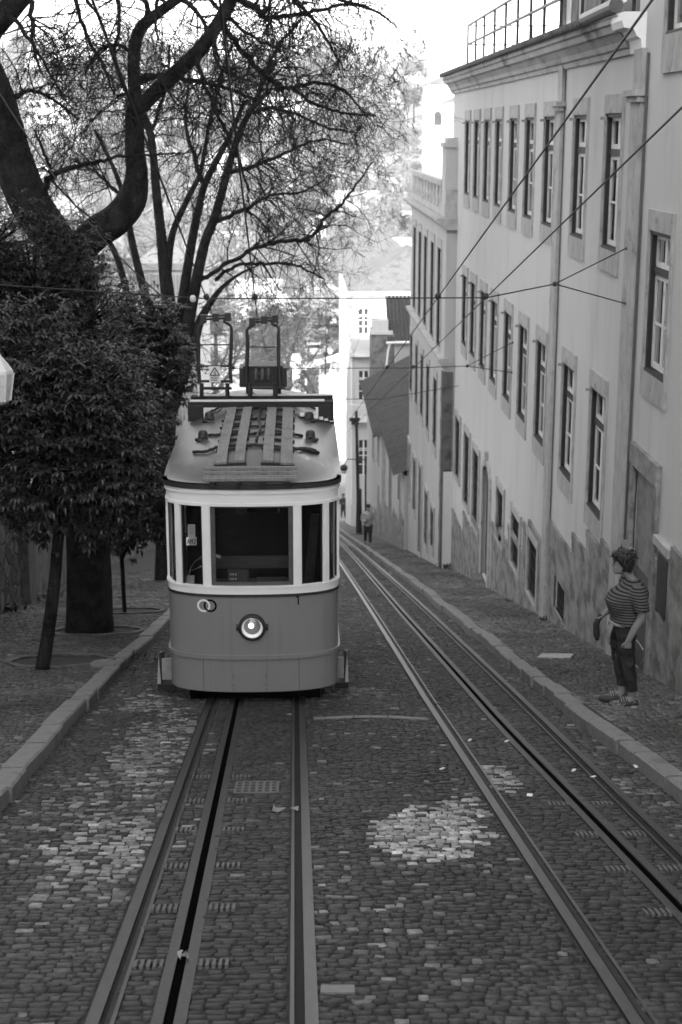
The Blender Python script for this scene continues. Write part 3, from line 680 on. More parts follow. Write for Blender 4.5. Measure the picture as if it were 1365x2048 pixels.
sw = MB(); sw.box(XC + .02, XF + .02, YC0 - .07, YC0 + .01, zr(YC0) - .2, -6.6); sw.build('wall_patch', M['pale'], bC)
bl = MB(); z0, z1 = .26, 1.18
bl.box(XC - .06, XC + .14, YC0 + 1.2, YC1 - .4, z1 - .15, z1); bl.box(XC - .06, XC + .14, YC0 + 1.2, YC1 - .4, z0, z0 + .16)
y = YC0 + 1.3
while y < YC1 - .6:
    bl.box(XC - .05, XC + .13, y, y + .32, z0 + .16, z1 - .15); y += .32
    for q in range(2):
        bl.lathe((XC + .04, y + .22 + q * .3, z0 + .16), [(.07, 0), (.07, .05), (.04, .1), (.085, .25), (.04, .47), (.06, .56), (.07, z1 - z0 - .31)], 8)
    y += .74
bl.box(XC - .04, XC + 1.2, YC0, YC0 + .15, z0 - .02, z1 - .2)
bl.build('balustrade', M['stone'], bC)
pr = MB(); ypr = YC0 + .15; pr.box(XC - .04, XC + .5, ypr, ypr + 1.0, z0 - .01, 2.05); pr.box(XC - .1, XC + .56, ypr - .05, ypr + 1.06, 2.05, 2.17); pr.box(XC + .0, XC + .46, ypr + .05, ypr + .95, 2.17, 2.3)
pr.box(XC - .055, XC + .515, ypr - .012, ypr + 1.012, z0 + .0, z0 + .35); pr.build('pier', M['plaster_end'], bC)
# ---- lower buildings further down
def simple_wall(parent, x, y0, y1, zt, holes_, m, far=7.0, zb=None, name='wall'):
    w = MB(); zb = zr(y1) - .8 if zb is None else zb
    sheet(w, x, y0, y1, zb, zt, holes_, .14); w.quad((x, y0, zb), (x + far, y0, zb), (x + far, y0, zt), (x, y0, zt)); w.quad((x, y1, zb), (x, y1, zt), (x + far, y1, zt), (x + far, y1, zb))
    w.quad((x + far, y0, zb), (x + far, y1, zb), (x + far, y1, zt), (x + far, y0, zt))
    return w.build(name, m, parent)
def low_house(name, label, x, y0, y1, ze, ridge, holes_, m, roofm):
    t = thing(name, (x, y0, zr(y0)), label, 'building')
    simple_wall(t, x, y0, y1, ze, holes_, m)
    r = MB(); wavy_roof(r, y0 - .1, y1 + .15, (x - .4, ze - .02), (x + 3.4, ridge), .3, .06, 5)
    r.quad((x, y0 - .02, ze), (x + 3.4, y0 - .02, ridge), (x + 3.4, y0 - .02, ze)); r.quad((x + 3.4, y0, ridge), (x + 3.4, y1, ridge), (x + 7, y1, ze), (x + 7, y0, ze)); r.quad((x, y1 + .02, ze), (x + 3.4, y1 + .02, ze), (x + 3.4, y1 + .02, ridge))
    r.build('roof', roofm, t)
    y = y0
    while y < y1 - .1:
        yn = min(y1, y + R.uniform(1.6, 2.6)); dd = MB(); dd.box(x - .03, x + .03, y + .002, yn - .002, zr(yn) - .5, zr(y) + R.uniform(1.0, 1.6)); dd.build('dado', M['dado'], t); y = yn
    for a, b, c, d in holes_:
        g = MB(); g.box(x + .08, x + .12, a, b, c, d); surround_ = MB()
        w = MB(); w.box(x - .05, x + .02, a - .12, a, c, d); w.box(x - .05, x + .02, b, b + .12, c, d); w.box(x - .053, x + .02, a - .12, b + .12, d, d + .15); q = w.build('window', M['stone'], t); g.build('shutter', M['dark_wood'], q)
    return t
def hz(x, lst):
    out = []
    for px, ya, yb, w in lst:
        p, q = PX(px, ya, x), PX(px, yb, x); y = (p.y + q.y) / 2; out.append((y - w / 2, y + w / 2, q.z, p.z))
    return out
XD = 3.78
d1 = low_house('tiled_house', 'low house with dark tiled lean-to roof next down from the balustrade building', XD, 52.7, 66, -9.6, -8.2, hz(XD, [(800, 950, 1005, .9), (782, 885, 1075, 1.3)]), M['plaster_end'], M['tile'])
d2_ = low_house('tiled_house', 'lower worn house with dark tiled roof, third down from the long pale building', XD - .06, 66.1, 81, -10.9, -8.9, hz(XD - .06, [(768, 855, 1060, 1.2), (758, 860, 930, .9), (758, 970, 1060, .9), (748, 850, 920, 1.0)]), M['plaster_end'], M['tile'])
# ------------------------------------------------------------------ FAR: end of the street, valley and hillside
# gabled house with a chimney, its end wall turned to the camera
YE = 83.0
bE = thing('gable_house', (4.3, YE, zr(YE)), 'dark stained end wall with pale chimney top and small tiled roof above the low houses', 'building')
def pe(x, y): return PY(x, y, YE)
w = MB(); a, b = pe(745, 668), pe(790, 668); w.box(a.x, b.x, YE, YE + 3, zr(YE) - 3, a.z); w.build('wall', M['stucco_worn'], bE)
c = MB(); q0, q1 = pe(745, 641), pe(777, 668); c.box(q0.x, q1.x, YE + .03, YE + .9, q1.z, q0.z); c.box(q0.x - .08, q1.x + .25, YE - .1, YE + 1.0, q1.z - .02, q1.z + .16); c.build('chimney', M['plaster_end'], bE)
r = MB(); p0, p1 = pe(776, 626), pe(822, 684)
n = 30
for i in range(n):
    x0 = p0.x + (p1.x + 2 - p0.x) * i / n; x1 = p0.x + (p1.x + 2 - p0.x) * (i + 1) / n
    for j in range(6):
        t0, t1 = j / 6, (j + 1) / 6
        f = lambda x, t, h: (x, YE - .3 + 2.6 * t, p1.z + (p0.z - p1.z + .6) * t + h)
        h0, h1 = (.0, .13) if i % 2 else (.13, .0)
        r.quad(f(x0, t0, h0), f(x1, t0, h1), f(x1, t1, h1), f(x0, t1, h0))
r.build('roof', M['tile'], bE)
g = MB(); g.tube([pe(772, 684) + Vector((0, -.35, 0)), pe(850, 682) + Vector((0, -.35, 0))], .075, 8); g.tube([pe(780, 684) + Vector((0, -.3, 0)), pe(776, 700) + Vector((0, -.25, 0)), pe(768, 770) + Vector((0, -.25, 0))], .06, 8); g.build('gutter', M['pale'], bE)
w = MB(); a, b = pe(790, 688), pe(850, 800)
for i in range(24):
    x0 = a.x + (b.x - a.x) * i / 24; x1 = a.x + (b.x - a.x) * (i + 1) / 24; w.box(x0, x1 - .01, YE + (.05 if i % 2 else .0), YE + .5, zr(YE) - 1, a.z)
w.build('ribbed_wall', M['plaster_end'], bE)
# white house whose front catches the sun above the shade line
YF = 95.0
bF = thing('white_house', (5.4, YF, zr(YF)), 'tall white house facing up the hill with balconies, its top floors in bright sun', 'building')
def pf(x, y): return PY(x, y, YF)
xl, xr = pf(704, 700).x, pf(704, 700).x + 8
zt = pf(704, 590).z
fh = []
for yt, yb in ((618, 668), (742, 800), (880, 950)):
    p, q = pf(717, yt), pf(738, yb); fh.append((p.x, q.x, q.z, p.z)); fh.append((p.x + 2.4, q.x + 2.4, q.z, p.z))
w = MB()
xs = sorted({xl, xr} | {v for h in fh for v in h[:2]}); zs = sorted({zr(YF) - 3, zt} | {v for h in fh for v in h[2:]})
for i in range(len(xs) - 1):
    for j in range(len(zs) - 1):
        xm, zm = (xs[i] + xs[i + 1]) / 2, (zs[j] + zs[j + 1]) / 2
        if any(h[0] < xm < h[1] and h[2] < zm < h[3] for h in fh): continue
        w.quad((xs[i], YF, zs[j]), (xs[i + 1], YF, zs[j]), (xs[i + 1], YF, zs[j + 1]), (xs[i], YF, zs[j + 1]))
zb = zr(YF) - 3
w.quad((xl, YF, zb), (xl, YF, zt), (xl, YF + 12, zt), (xl, YF + 12, zb)); w.quad((xr, YF, zb), (xr, YF + 12, zb), (xr, YF + 12, zt), (xr, YF, zt)); w.quad((xl, YF + 12, zb), (xl, YF + 12, zt), (xr, YF + 12, zt), (xr, YF + 12, zb))
w.build('wall', M['plaster_end'], bF)
ci = MB(); ci.box(xl - .25, xr + .25, YF - .25, YF + .001, zt, zt + .25); ci.box(xl - .25, xr + .25, YF + .001, YF + 12.2, zt + .01, zt + .25); ci.build('cornice', M['plaster'], bF)
r = MB(); A = [(xl - .3, YF - .3, zt + .26), (xr + .3, YF - .3, zt + .26), (xr + .3, YF + 12.3, zt + .26), (xl - .3, YF + 12.3, zt + .26)]; rd = [((xl + xr) / 2, YF + 4, zt + 2.6), ((xl + xr) / 2, YF + 8, zt + 2.6)]
r.quad(A[0], A[1], rd[0]); r.quad(A[1], A[2], rd[1], rd[0]); r.quad(A[2], A[3], rd[1]); r.quad(A[3], A[0], rd[0], rd[1]); r.build('roof', M['tile_light'], bF)
def win_front(parent, x0, x1, z0, z1, y, m=None):
    f_ = MB(); t = .05; f_.box(x0, x0 + t, y + .08, y + .16, z0, z1); f_.box(x1 - t, x1, y + .08, y + .16, z0, z1); xm = (x0 + x1) / 2; f_.box(xm - .05, xm + .05, y + .08, y + .16, z0, z1)
    for q in (0, .3, .55, .70, .75, 1): zq = z0 + (z1 - z0) * q; f_.box(x0 + t, xm - .05, y + .09, y + .15, zq - .025, zq + .025); f_.box(xm + .05, x1 - t, y + .09, y + .15, zq - .025, zq + .025)
    o = f_.build('window', M['white_wood'], parent)
    g_ = MB(); g_.quad((x0, y + .18, z0), (x1, y + .18, z0), (x1, y + .18, z1), (x0, y + .18, z1)); g_.build('pane', m or M['inside'], o)
for a, b, c, d in fh: win_front(bF, a, b, c, d, YF)
for i, (yt, yb) in enumerate(((676, 702), (805, 832))):
    p, q = pf(697, yt), pf(746, yb); k = MB()
    pts = [(p.x + (q.x - p.x) * t, YF - .9 * math.sin(math.pi * (.12 + .76 * t)) ** .6) for t in np.linspace(0, 1, 9)]
    k.loft([[Vector((x, YF, z)) for x, y in pts] + [Vector((x, y, z)) for x, y in reversed(pts)] for z in (q.z - .25, q.z)])
    for (x0, y0), (x1, y1) in zip(pts[:-1], pts[1:]):
        k.bar((x0, y0, p.z), (x1, y1, p.z), .06)
        for t in (0, .33, .66): k.bar((x0 + (x1 - x0) * t, y0 + (y1 - y0) * t, q.z), (x0 + (x1 - x0) * t, y0 + (y1 - y0) * t, p.z), .03)
    k.build('balcony', M['pale'], bF)
pp = MB(); pp.bar(pf(703, 700) - Vector((0, .1, 0)), pf(703, 1010) - Vector((0, .1, 0)), .12); pp.bar(pf(745, 690) - Vector((0, .1, 0)), pf(745, 1000) - Vector((0, .1, 0)), .1); pp.build('drainpipe', M['pale'], bF)
# boxes with hip roofs
def house(label, px0, px1, ptop, pbase, Y, depth=9, wallm='white', roofm='tile_light', roof_h=2.4, rows=2, cols=3, name='house', group=None, wins=True):
    a, b = PY(px0, ptop, Y), PY(px1, pbase, Y)
    t = thing(name, ((a.x + b.x) / 2, Y, b.z), label, 'building', group)
    w = MB(); w.box(a.x, b.x, Y, Y + depth, b.z - 6, a.z); w.build('wall', M[wallm], t)
    if roof_h:
        e = .04 * (b.x - a.x) + .15; A = [(a.x - e, Y - e, a.z + .02), (b.x + e, Y - e, a.z + .02), (b.x + e, Y + depth + e, a.z + .02), (a.x - e, Y + depth + e, a.z + .02)]
        h = min(b.x - a.x, depth) * .3; rd = [((a.x + b.x) / 2 - max(0, (b.x - a.x - depth) / 2), Y + depth / 2, a.z + roof_h), ((a.x + b.x) / 2 + max(0.2, (b.x - a.x - depth) / 2), Y + depth / 2, a.z + roof_h)]
        r = MB(); r.quad(A[0], A[1], rd[1], rd[0]); r.quad(A[1], A[2], rd[1]); r.quad(A[2], A[3], rd[0], rd[1]); r.quad(A[3], A[0], rd[0]); r.build('roof', M[roofm], t)
    if wins:
        W_, H_ = b.x - a.x, a.z - b.z
        for i in range(rows):
            for j in range(cols):
                x = a.x + W_ * (j + .5) / cols; z = b.z + H_ * (i + .5) / rows; ww, hh = min(W_ / cols * .16, .5), min(H_ / rows * .22, .8)
                k = MB(); k.box(x - ww, x + ww, Y - .04, Y + .02, z - hh, z + hh); k.build('window', M['win_far'], t)
    return t
house('broad white house with large pale tiled roof standing above the white balcony house', 690, 850, 548, 640, 122, 16, roof_h=3.0, rows=1, cols=1, wins=False)
house('low white block stacked on the skyline of the large pale tiled roof', 757, 850, 487, 520, 150, 8, roof_h=0, wins=False, name='white_block')
house('wide pale hall with dark roof behind the branches left of the white houses', 470, 690, 553, 570, 230, 30, 'pale', 'tile_mid', 4.5, 1, 8, wins=False)
tw = house('white villa tower with low tiled roof on the ridge beside the long building eave', 855, 930, 168, 300, 300, 9, 'white', 'tile_light', 1.8, 1, 1, 'villa', wins=False)
k = MB()
for x in (876, 904):
    p = PY(x, 240, 299.9); w2 = .75
    k.box(p.x - w2, p.x + w2, 299.85, 300.05, p.z - 1.0, p.z + .9); k.lathe((p.x, 299.86, p.z + .9), [(w2, 0), (w2, -.19)], 14, 'y')
k.build('arch', M['inside'], tw)
house('second white villa with shallow tiled roof in front of the villa tower', 893, 960, 205, 300, 270, 8, 'white', 'tile_light', 1.6, 1, 1, 'villa', wins=False)
rngF = random.Random(9)
HH = [(350, 430, 11, 6), (290, 500, 14, 7), (455, 410, 10, 6), (540, 380, 12, 5), (610, 345, 10, 5), (672, 440, 12, 6), (735, 375, 11, 5), (470, 320, 10, 6), (385, 330, 9, 6), (805, 350, 12, 5), (190, 430, 12, 6), (100, 470, 13, 7), (560, 480, 15, 7), (640, 560, 16, 7), (760, 520, 14, 6), (430, 540, 15, 7), (240, 380, 11, 6), (700, 300, 10, 5), (590, 290, 11, 5), (50, 400, 12, 6)]
for i, (px, Y, w_, h_) in enumerate(HH):
    x = PY(px, 300, Y).x; zb = min(float(hill(x - w_ / 2, Y)), float(hill(x + w_ / 2, Y + 8))) - .3; d_ = w_ * .75
    t = thing('house', (x, Y, zb), 'sunlit white house with tiled roof among the trees on the far hillside', 'building', 'houses on the far hillside', rngF.uniform(-.45, .45))
    k = MB(); k.box(-w_ / 2, w_ / 2, 0, d_, -4, h_); k.build('wall', M['pale'], t, local=True)
    k = MB(); e = .5; A = [(-w_ / 2 - e, -e, h_), (w_ / 2 + e, -e, h_), (w_ / 2 + e, d_ + e, h_), (-w_ / 2 - e, d_ + e, h_)]; q = [(-w_ * .2, d_ / 2, h_ + w_ * .24), (w_ * .2, d_ / 2, h_ + w_ * .24)]
    k.quad(A[0], A[1], q[1], q[0]); k.quad(A[1], A[2], q[1]); k.quad(A[2], A[3], q[0], q[1]); k.quad(A[3], A[0], q[0]); k.box(w_ * .1, w_ * .18, d_ * .5, d_ * .6, h_ + w_ * .1, h_ + w_ * .32); k.build('roof', M['tile_mid'], t, local=True)
    nr, nc = (2 if h_ > 5 else 1), int(w_ / 2.6)
    for a in range(nr):
        for c in range(nc):
            xx = -w_ / 2 + w_ * (c + .5) / nc; zz = h_ * (a + .5) / nr; k = MB(); k.box(xx - .5, xx + .5, -.05, .02, zz - .75, zz + .75); k.build('window', M['win_far'], t, local=True)
# sunny square at the foot of the street
house('low white kiosk block at the foot of the street seen beside the tram roof', 640, 706, 766, 905, 135, 6, 'white', 'tile_light', 0, wins=False, name='white_block')
def pq(x, y, Y): return PY(x, y, Y)
aw = thing('awning_row', (pq(650, 720, 150).x, 150, pq(650, 740, 150).z), 'long pale slanting canopy over the sunny square at the foot of the street', 'canopy')
k = MB(); p = [pq(600, 730, 148), pq(706, 698, 148), pq(706, 704, 152), pq(600, 742, 152)]
k.quad((p[0].x, 148, p[0].z), (p[1].x, 148, p[1].z), (p[1].x, 154, p[1].z - 1), (p[0].x, 154, p[0].z - 1)); k.quad((p[0].x, 147.9, p[0].z), (p[1].x, 147.9, p[1].z), (p[1].x, 147.9, p[1].z - .6), (p[0].x, 147.9, p[0].z - .6)); k.build('roof', M['white'], aw)
k = MB()
for x in (612, 640, 662, 671, 700): q = pq(x, 715, 149); k.bar((q.x, 149, p[0].z + .3), (q.x, 149, ZV - .3), .16)
k.build('post', M['white'], aw)
rl2 = thing('railing', (pq(650, 760, 142).x, 142, ZV), 'pale railing along the edge of the sunny square', 'railing')
k = MB()
for y in (752, 762): k.bar(pq(620, y, 142), pq(706, y, 142), .10)
k.build('rail', M['white'], rl2)
k = MB()
for x in range(620, 710, 12): k.bar(pq(x, 750, 142), pq(x, 775, 142), .10)
k.build('post', M['white'], rl2)
col_ = MB(); c0 = pq(594, 722, 140); col_.lathe((c0.x, 140, ZV - .2), [(.7, 0), (.7, .5), (.45, .7), (.40, c0.z - ZV - .5), (.6, c0.z - ZV - .2), (.65, c0.z - ZV + .3), (.3, c0.z - ZV + .9)], 12)
tag(col_.build('column', M['white'], loc=(c0.x, 140, ZV)), 'white stone column standing in the sunny square beyond the tram roof', 'column')
def car(px, py, Y, tone, label):
    p = PY(px, py, Y); t = thing('parked_car', (p.x, Y, p.z), label, 'car', 'cars in the square')
    body = MB(); prof = [(-2.1, .35), (-2.1, .75), (-1.5, .9), (1.9, .9), (2.1, .7), (2.1, .35)]
    body.loft([[Vector((p.x + x, Y + s * .85, p.z + z)) for x, z in prof] for s in (-1, 1)]); cb = [(-1.2, .9), (-.7, 1.42), (.8, 1.42), (1.5, .9)]
    body.loft([[Vector((p.x + x, Y + s * .72, p.z + z)) for x, z in cb] for s in (-1, 1)]); body.build('body', M[tone], t)
    g_ = MB(); g_.quad(*[(p.x + x, Y - .74, p.z + z) for x, z in ((-.98, .95), (1.2, .95), (.75, 1.36), (-.62, 1.36))]); g_.build('window', M['inside'], t)
    for x in (-1.3, 1.3):
        for s in (-1, 1): wv = MB(); wv.lathe((p.x + x, Y + s * .8, p.z + .32), [(.32, -.1), (.32, .1)], 12, 'y'); wv.build('wheel', M['rubber'], t)
car(628, 712, 165, 'pale', 'pale hatchback parked at the left of the square by the canopy'); car(690, 716, 168, 'iron_grey', 'dark car parked near the white house at the square')
# ------------------------------------------------------------------ TRAM (level bodied funicular car)
TX, TY, TA, TL = -.525, 15.75, .945, 5.75
TZ = zr(TY)
tram = thing('tram_car', (TX, TY, TZ), 'two tone cable tram car with round headlight and interlocking rings on the left track', 'tram')
def tz(py): return PY(508, py, TY).z
zB, zBead, zBelt, zSill, zWB, zWT, zRoof = tz(1384), tz(1316), tz(1190), tz(1187), tz(1176), tz(1010), tz(968)
def outline(off=0.0, a=TA, n=2.5, D=.40, N=40):
    """closed plan loop, front first then the far side and the rear; arc length from the left front corner"""
    a = a + off; pts = []
    for i in range(N + 1):
        t = -math.pi / 2 + math.pi * i / N
        x = math.copysign(abs(math.sin(t)) ** (2 / n), t) * a; y = (D + off) * (1 - abs(math.cos(t)) ** (2 / n)) - off
        pts.append((x, y))
    m = 10
    side = [(a, D + (TL - 2 * D) * i / m) for i in range(1, m)]
    rear = [(-x, TL - y) for x, y in pts]
    return pts + side + rear + [(-x, TL - y) for x, y in side]
def ring_at(z, off=0.0, sc=1.0): return [Vector((TX + x * sc, TY + y, z)) for x, y in outline(off)]
def band(name, z0, z1, off, m, parent, smooth=True, sc0=1.0, sc1=1.0, inner=.05):
    k = MB(); k.loft([ring_at(z0, off - inner, sc0), ring_at(z0, off, sc0), ring_at(z1, off, sc1), ring_at(z1, off - inner, sc1)], cap=False)
    o = k.build(name, m, parent, smooth)
    e = o.modifiers.new('edge', 'EDGE_SPLIT'); e.split_angle = math.radians(40); return o
skirt = band('skirt', zB, zBead - .012, .0, M['tram_body'], tram)
bead = band('bead', zBead - .012, zBead + .034, .024, M['tram_body'], tram)
panel = band('body_panel', zBead + .034, zBelt - .022, .003, M['tram_body'], tram)
belt = band('belt_trim', zBelt - .022, zBelt + .008, .018, M['iron'], tram)
sill = band('sill', zBelt + .008, zWB, .010, M['tram_cream'], tram)
band('sill_lip', zWB - .0, zWB + .022, .022, M['tram_cream'], sill)
fas = band('fascia', zWT, zRoof - .055, .006, M['tram_cream'], tram)
band('fascia_lip', zRoof - .11, zRoof - .085, .022, M['tram_cream'], fas); band('fascia_foot', zWT - .015, zWT + .018, .016, M['tram_cream'], fas)
edge = band('gutter_edge', zRoof - .055, zRoof + .0, .040, M['iron'], tram)
# window band: posts and glazed windows in arc length along the outline
OL = outline(0.0, N=120); P_ = [Vector((TX + x, TY + y, 0)) for x, y in OL]; P_.append(P_[0])
S_ = [0.0]
for i in range(1, len(P_)): S_.append(S_[-1] + (P_[i] - P_[i - 1]).length)
SX = np.array(S_); AX = np.array([p.x for p in P_]); AY = np.array([p.y for p in P_])
def at_s(s):
    s = s % SX[-1]; return Vector((float(np.interp(s, SX, AX)), float(np.interp(s, SX, AY)), 0))
def nrm(s):
    d = at_s(s + .01) - at_s(s - .01); d.normalize(); return Vector((d.y, -d.x, 0))
iF = int(np.argmin([abs(p.x - TX) + abs(p.y - TY) for p in P_[:121]])); s0 = S_[iF]
def s_of_x(x): return float(np.interp(x, AX[:121] - TX, SX[:121]))
sD = s_of_x(.9449)
LS = SX[-1]
def seg_strip(k, sa, sb, z0, z1, o0, o1, n=None):
    n = n or max(2, int(abs(sb - sa) / .06)); rings = []
    for i in range(n + 1):
        s = sa + (sb - sa) * i / n; p, q = at_s(s), nrm(s)
        rings.append([p + q * o0 + Vector((0, 0, z0)), p + q * o1 + Vector((0, 0, z0)), p + q * o1 + Vector((0, 0, z1)), p + q * o0 + Vector((0, 0, z1))])
    k.loft(rings)
fb = [-.84, -.775, -.54, -.45, .45, .54, .775, .84]
fs = [s_of_x(x) for x in fb]
edges = fs[:]                       # post boundaries to the right along the far side
posts_s = [(fs[0], fs[1]), (fs[2], fs[3]), (fs[4], fs[5]), (fs[6], fs[7])]
wins_s = [(fs[1], fs[2], 'side'), (fs[3], fs[4], 'main'), (fs[5], fs[6], 'side')]
c0 = sD + .03; side_len = TL - .8
for sg in (1, -1):
    cur = c0; posts = [(cur - .03, cur + .07)]
    wins = [((fs[7], cur - .03) if sg > 0 else (2 * s0 - (cur - .03), fs[0]))]
    q = cur + .07; nW = 5; wl = (side_len - .07 - .1 * nW) / nW
    for i in range(nW):
        wins.append((q, q + wl) if sg > 0 else (2 * s0 - q - wl, 2 * s0 - q)); posts.append((q + wl, q + wl + .1)); q += wl + .1
    for a, b in posts: posts_s.append((a, b) if sg > 0 else (2 * s0 - b, 2 * s0 - a))
    for a, b in wins: wins_s.append((a, b, 'side'))
rs = LS / 2
for a, b in ((rs + fs[0], rs + fs[1]), (rs + fs[2], rs + fs[3]), (rs + fs[4], rs + fs[5]), (rs + fs[6], rs + fs[7])): posts_s.append((a, b))
for a, b in ((rs + fs[1], rs + fs[2]), (rs + fs[3], rs + fs[4]), (rs + fs[5], rs + fs[6])): wins_s.append((a, b, 'side'))
for a, b in posts_s:
    k = MB(); seg_strip(k, a, b, zWB, zWT, -.05, .008); seg_strip(k, a + .012, b - .012, zWB, zWT, .008, .016); k.build('window_post', M['tram_cream'], tram)
for a, b, t in wins_s:
    k = MB(); fr = .062 if t == 'main' else .018; o0, o1 = -.035, -.012
    mtt = M['dark_wood'] if t != 'main' else M['tram_wood']
    seg_strip(k, a, a + fr * .8, zWB, zWT, o0, o1); seg_strip(k, b - fr * .8, b, zWB, zWT, o0, o1); seg_strip(k, a, b, zWB, zWB + fr, o0 + .001, o1 - .001); seg_strip(k, a, b, zWT - fr * .6, zWT, o0 + .001, o1 - .001)
    wn_ = k.build('window', mtt, tram)
    g = MB(); n = max(2, int((b - a) / .06)); ps = [at_s(a + (b - a) * i / n) + nrm(a + (b - a) * i / n) * -.025 for i in range(n + 1)]
    for u, v in zip(ps[:-1], ps[1:]): g.quad(u + Vector((0, 0, zWB)), v + Vector((0, 0, zWB)), v + Vector((0, 0, zWT)), u + Vector((0, 0, zWT)))
    g.build('pane', M['tram_glass'], wn_, smooth=True)
# domed roof
RH = .20
def roof_z(x, y):
    """x, y in car coordinates"""
    u = min(1, abs(x) / (TA + .04)); v = max(0, (1.25 - min(y, TL - y)) / 1.25); v = max(0, v)
    r = min(1.0, (u ** 2.6 + v ** 2.6) ** (1 / 2.6)); return zRoof + RH * (1 - r ** 2.3)
rings = []
base = outline(.04)
for s in (1.0, .985, .95, .9, .82, .72, .6, .48, .36, .24, .12, .02):
    ring = []
    for x, y in base:
        yc = TL / 2; yl = TL / 2 + .04; dy = y - yc; inset = (1 - s) * 1.2
        yy = math.copysign(max(abs(dy) * (yl - inset) / yl, 0), dy) + yc
        ring.append(Vector((TX + x * s, TY + yy, roof_z(x * s, yy) if s < .999 else zRoof)))
    rings.append(ring)
k = MB(); k.loft(rings, cap=False); k.f.append(tuple((len(rings) - 1) * len(base) + j for j in range(len(base)))); roof = k.build('roof', M['tram_roof'], tram, True)
ZR = zRoof + RH
def rp(u, v, h=0.0, scale=.32234, x0=290, y0=560):
    """point on the car roof seen at crop pixel u, v"""
    z = ZR - .02
    for _ in range(6):
        p = PZ(x0 + u * scale, y0 + v * scale, z); z = roof_z(p.x - TX, p.y - TY) + h
    return PZ(x0 + u * scale, y0 + v * scale, z)
bds = []
for b0, b1, t0, t1 in ((437, 508, 515, 566), (556, 627, 606, 660), (716, 790, 771, 826), (836, 908, 866, 925)):
    A, B, C, D_ = rp(b0, 1118, .085), rp(b1, 1118, .085), rp(t0, 782, .085), rp(t1, 782, .085)
    wv = ((B - A).length + (D_ - C).length) / 2
    k = MB(); xm = ((A + B).x + (C + D_).x) / 4
    k.loft([[Vector((xm + a * wv * .47, y, roof_z(xm + a * wv * .3 - TX, y - TY) + h)) for a, h in ((-1, .03), (-1, .055), (1, .055), (1, .03))] for y in np.linspace(A.y, C.y + .1, 9)]); bds.append((xm, wv, A.y, C.y)); k.build('roof_board', M['roof_board'], roof)
yb0 = bds[0][2]; yb1 = bds[0][3]
for grp in (bds[:2], bds[2:]):
    xa, xb = grp[0][0] - grp[0][1] * .62, grp[1][0] + grp[1][1] * .62
    for i, y in enumerate(np.linspace(yb0 + .01, yb1, 7)):
        z = roof_z((xa + xb) / 2 - TX, y - TY); k = MB(); k.loft([[Vector((x, y, roof_z(x - TX, y - TY) - .02)), Vector((x, y, roof_z(x - TX, y - TY) + .029)), Vector((x, y + .05, roof_z(x - TX, y - TY) + .029)), Vector((x, y + .05, roof_z(x - TX, y - TY) - .02))] for x in (xa, (xa + xb) / 2, xb)]); k.build('board_bearer', M['timber_dark'], roof)
# front slatted step board
A, B = rp(365, 1205, .06), rp(946, 1205, .06); yA = A.y; w = MB()
for i in range(4): y = yA - .16 + i * .085; z = roof_z(0, y - TY) + .055 + i * .004; w.box(A.x, B.x, y, y + .058, z, z + .03)
sb = w.build('step_board', M['roof_board'], roof)
w = MB()
for i in range(4): x = A.x + .1 + (B.x - A.x - .2) * i / 3; w.bar((x, yA - .18, roof_z(0, yA - .18 - TY) + .02), (x, yA + .2, roof_z(0, yA + .2 - TY) + .02), .05, .06)
w.build('bracket', M['iron'], sb)
# mushroom vents
for u, v in ((362, 990), (1028, 990), (402, 872), (1020, 872)):
    p = rp(u, v); k = MB(); k.lathe((p.x, p.y, roof_z(p.x - TX, p.y - TY) - .01), [(.098, 0), (.098, .022), (.058, .026), (.056, .085), (.046, .115), (.02, .125)], 14); k.box(p.x - .022, p.x + .022, p.y - .064, p.y - .05, p.z + .02, p.z + .045); k.build('roof_vent', M['iron'], roof, True)
# cross timbers with a paler strip along each top
yb = PZ(510, 801, ZR + .12).y; yb2 = PZ(510, 786, ZR + .14).y
xa, xb = PY(376, 800, yb).x, PY(668, 800, yb).x
k = MB(); k.box(xa, xb, yb, yb + .14, ZR + .03, ZR + .10); k.box(xa + .01, xb, yb + .42, yb + .56, ZR + .03, ZR + .10); k.box(xa, xa + .2, yb - .06, yb - .002, ZR - .14, ZR + .06); k.box(xb - .2, xb, yb - .06, yb - .002, ZR - .14, ZR + .06)
cb_ = k.build('cross_timber', M['timber_dark'], roof)
k = MB(); k.box(xa + .02, xb - .12, yb + .012, yb + .13, ZR + .103, ZR + .112); k.box(xa + .1, xb - .02, yb + .44, yb + .54, ZR + .103, ZR + .112); k.build('timber_top', M['pale'], cb_)
# roof cables
def cable(pts, r=.014):
    k = MB(); pp = []
    for u, v in pts: p = rp(u, v, .015); pp.append(Vector((p.x, p.y, p.z)))
    fine = []
    for a, b in zip(pp[:-1], pp[1:]):
        for t in (0, .33, .66): fine.append(a.lerp(b, t) + Vector((R.uniform(-.012, .012), R.uniform(-.02, .02), R.uniform(0, .01))))
    fine.append(pp[-1]); k.tube(fine, r, 6); k.build('cable', M['rubber'], roof, True)
cable([(296, 1072), (390, 1066), (440, 1045), (520, 1028), (680, 1025), (790, 1035), (900, 1045), (960, 1050), (1080, 1072)], .02)
cable([(395, 965), (440, 962), (540, 955), (660, 958), (740, 950), (860, 955), (980, 968)], .018)
cable([(470, 920), (560, 908), (680, 908), (760, 908), (850, 918), (930, 922)], .016)
cable([(480, 880), (570, 862), (640, 870), (700, 860), (760, 862), (860, 872), (930, 876)], .016)
cable([(690, 1000), (715, 920), (708, 860), (720, 790), (690, 730), (655, 680)], .016)
cable([(490, 770), (450, 800), (420, 815), (380, 840)], .014); cable([(870, 790), (960, 770), (1060, 800)], .014); cable([(960, 1048), (1060, 1060)], .022)
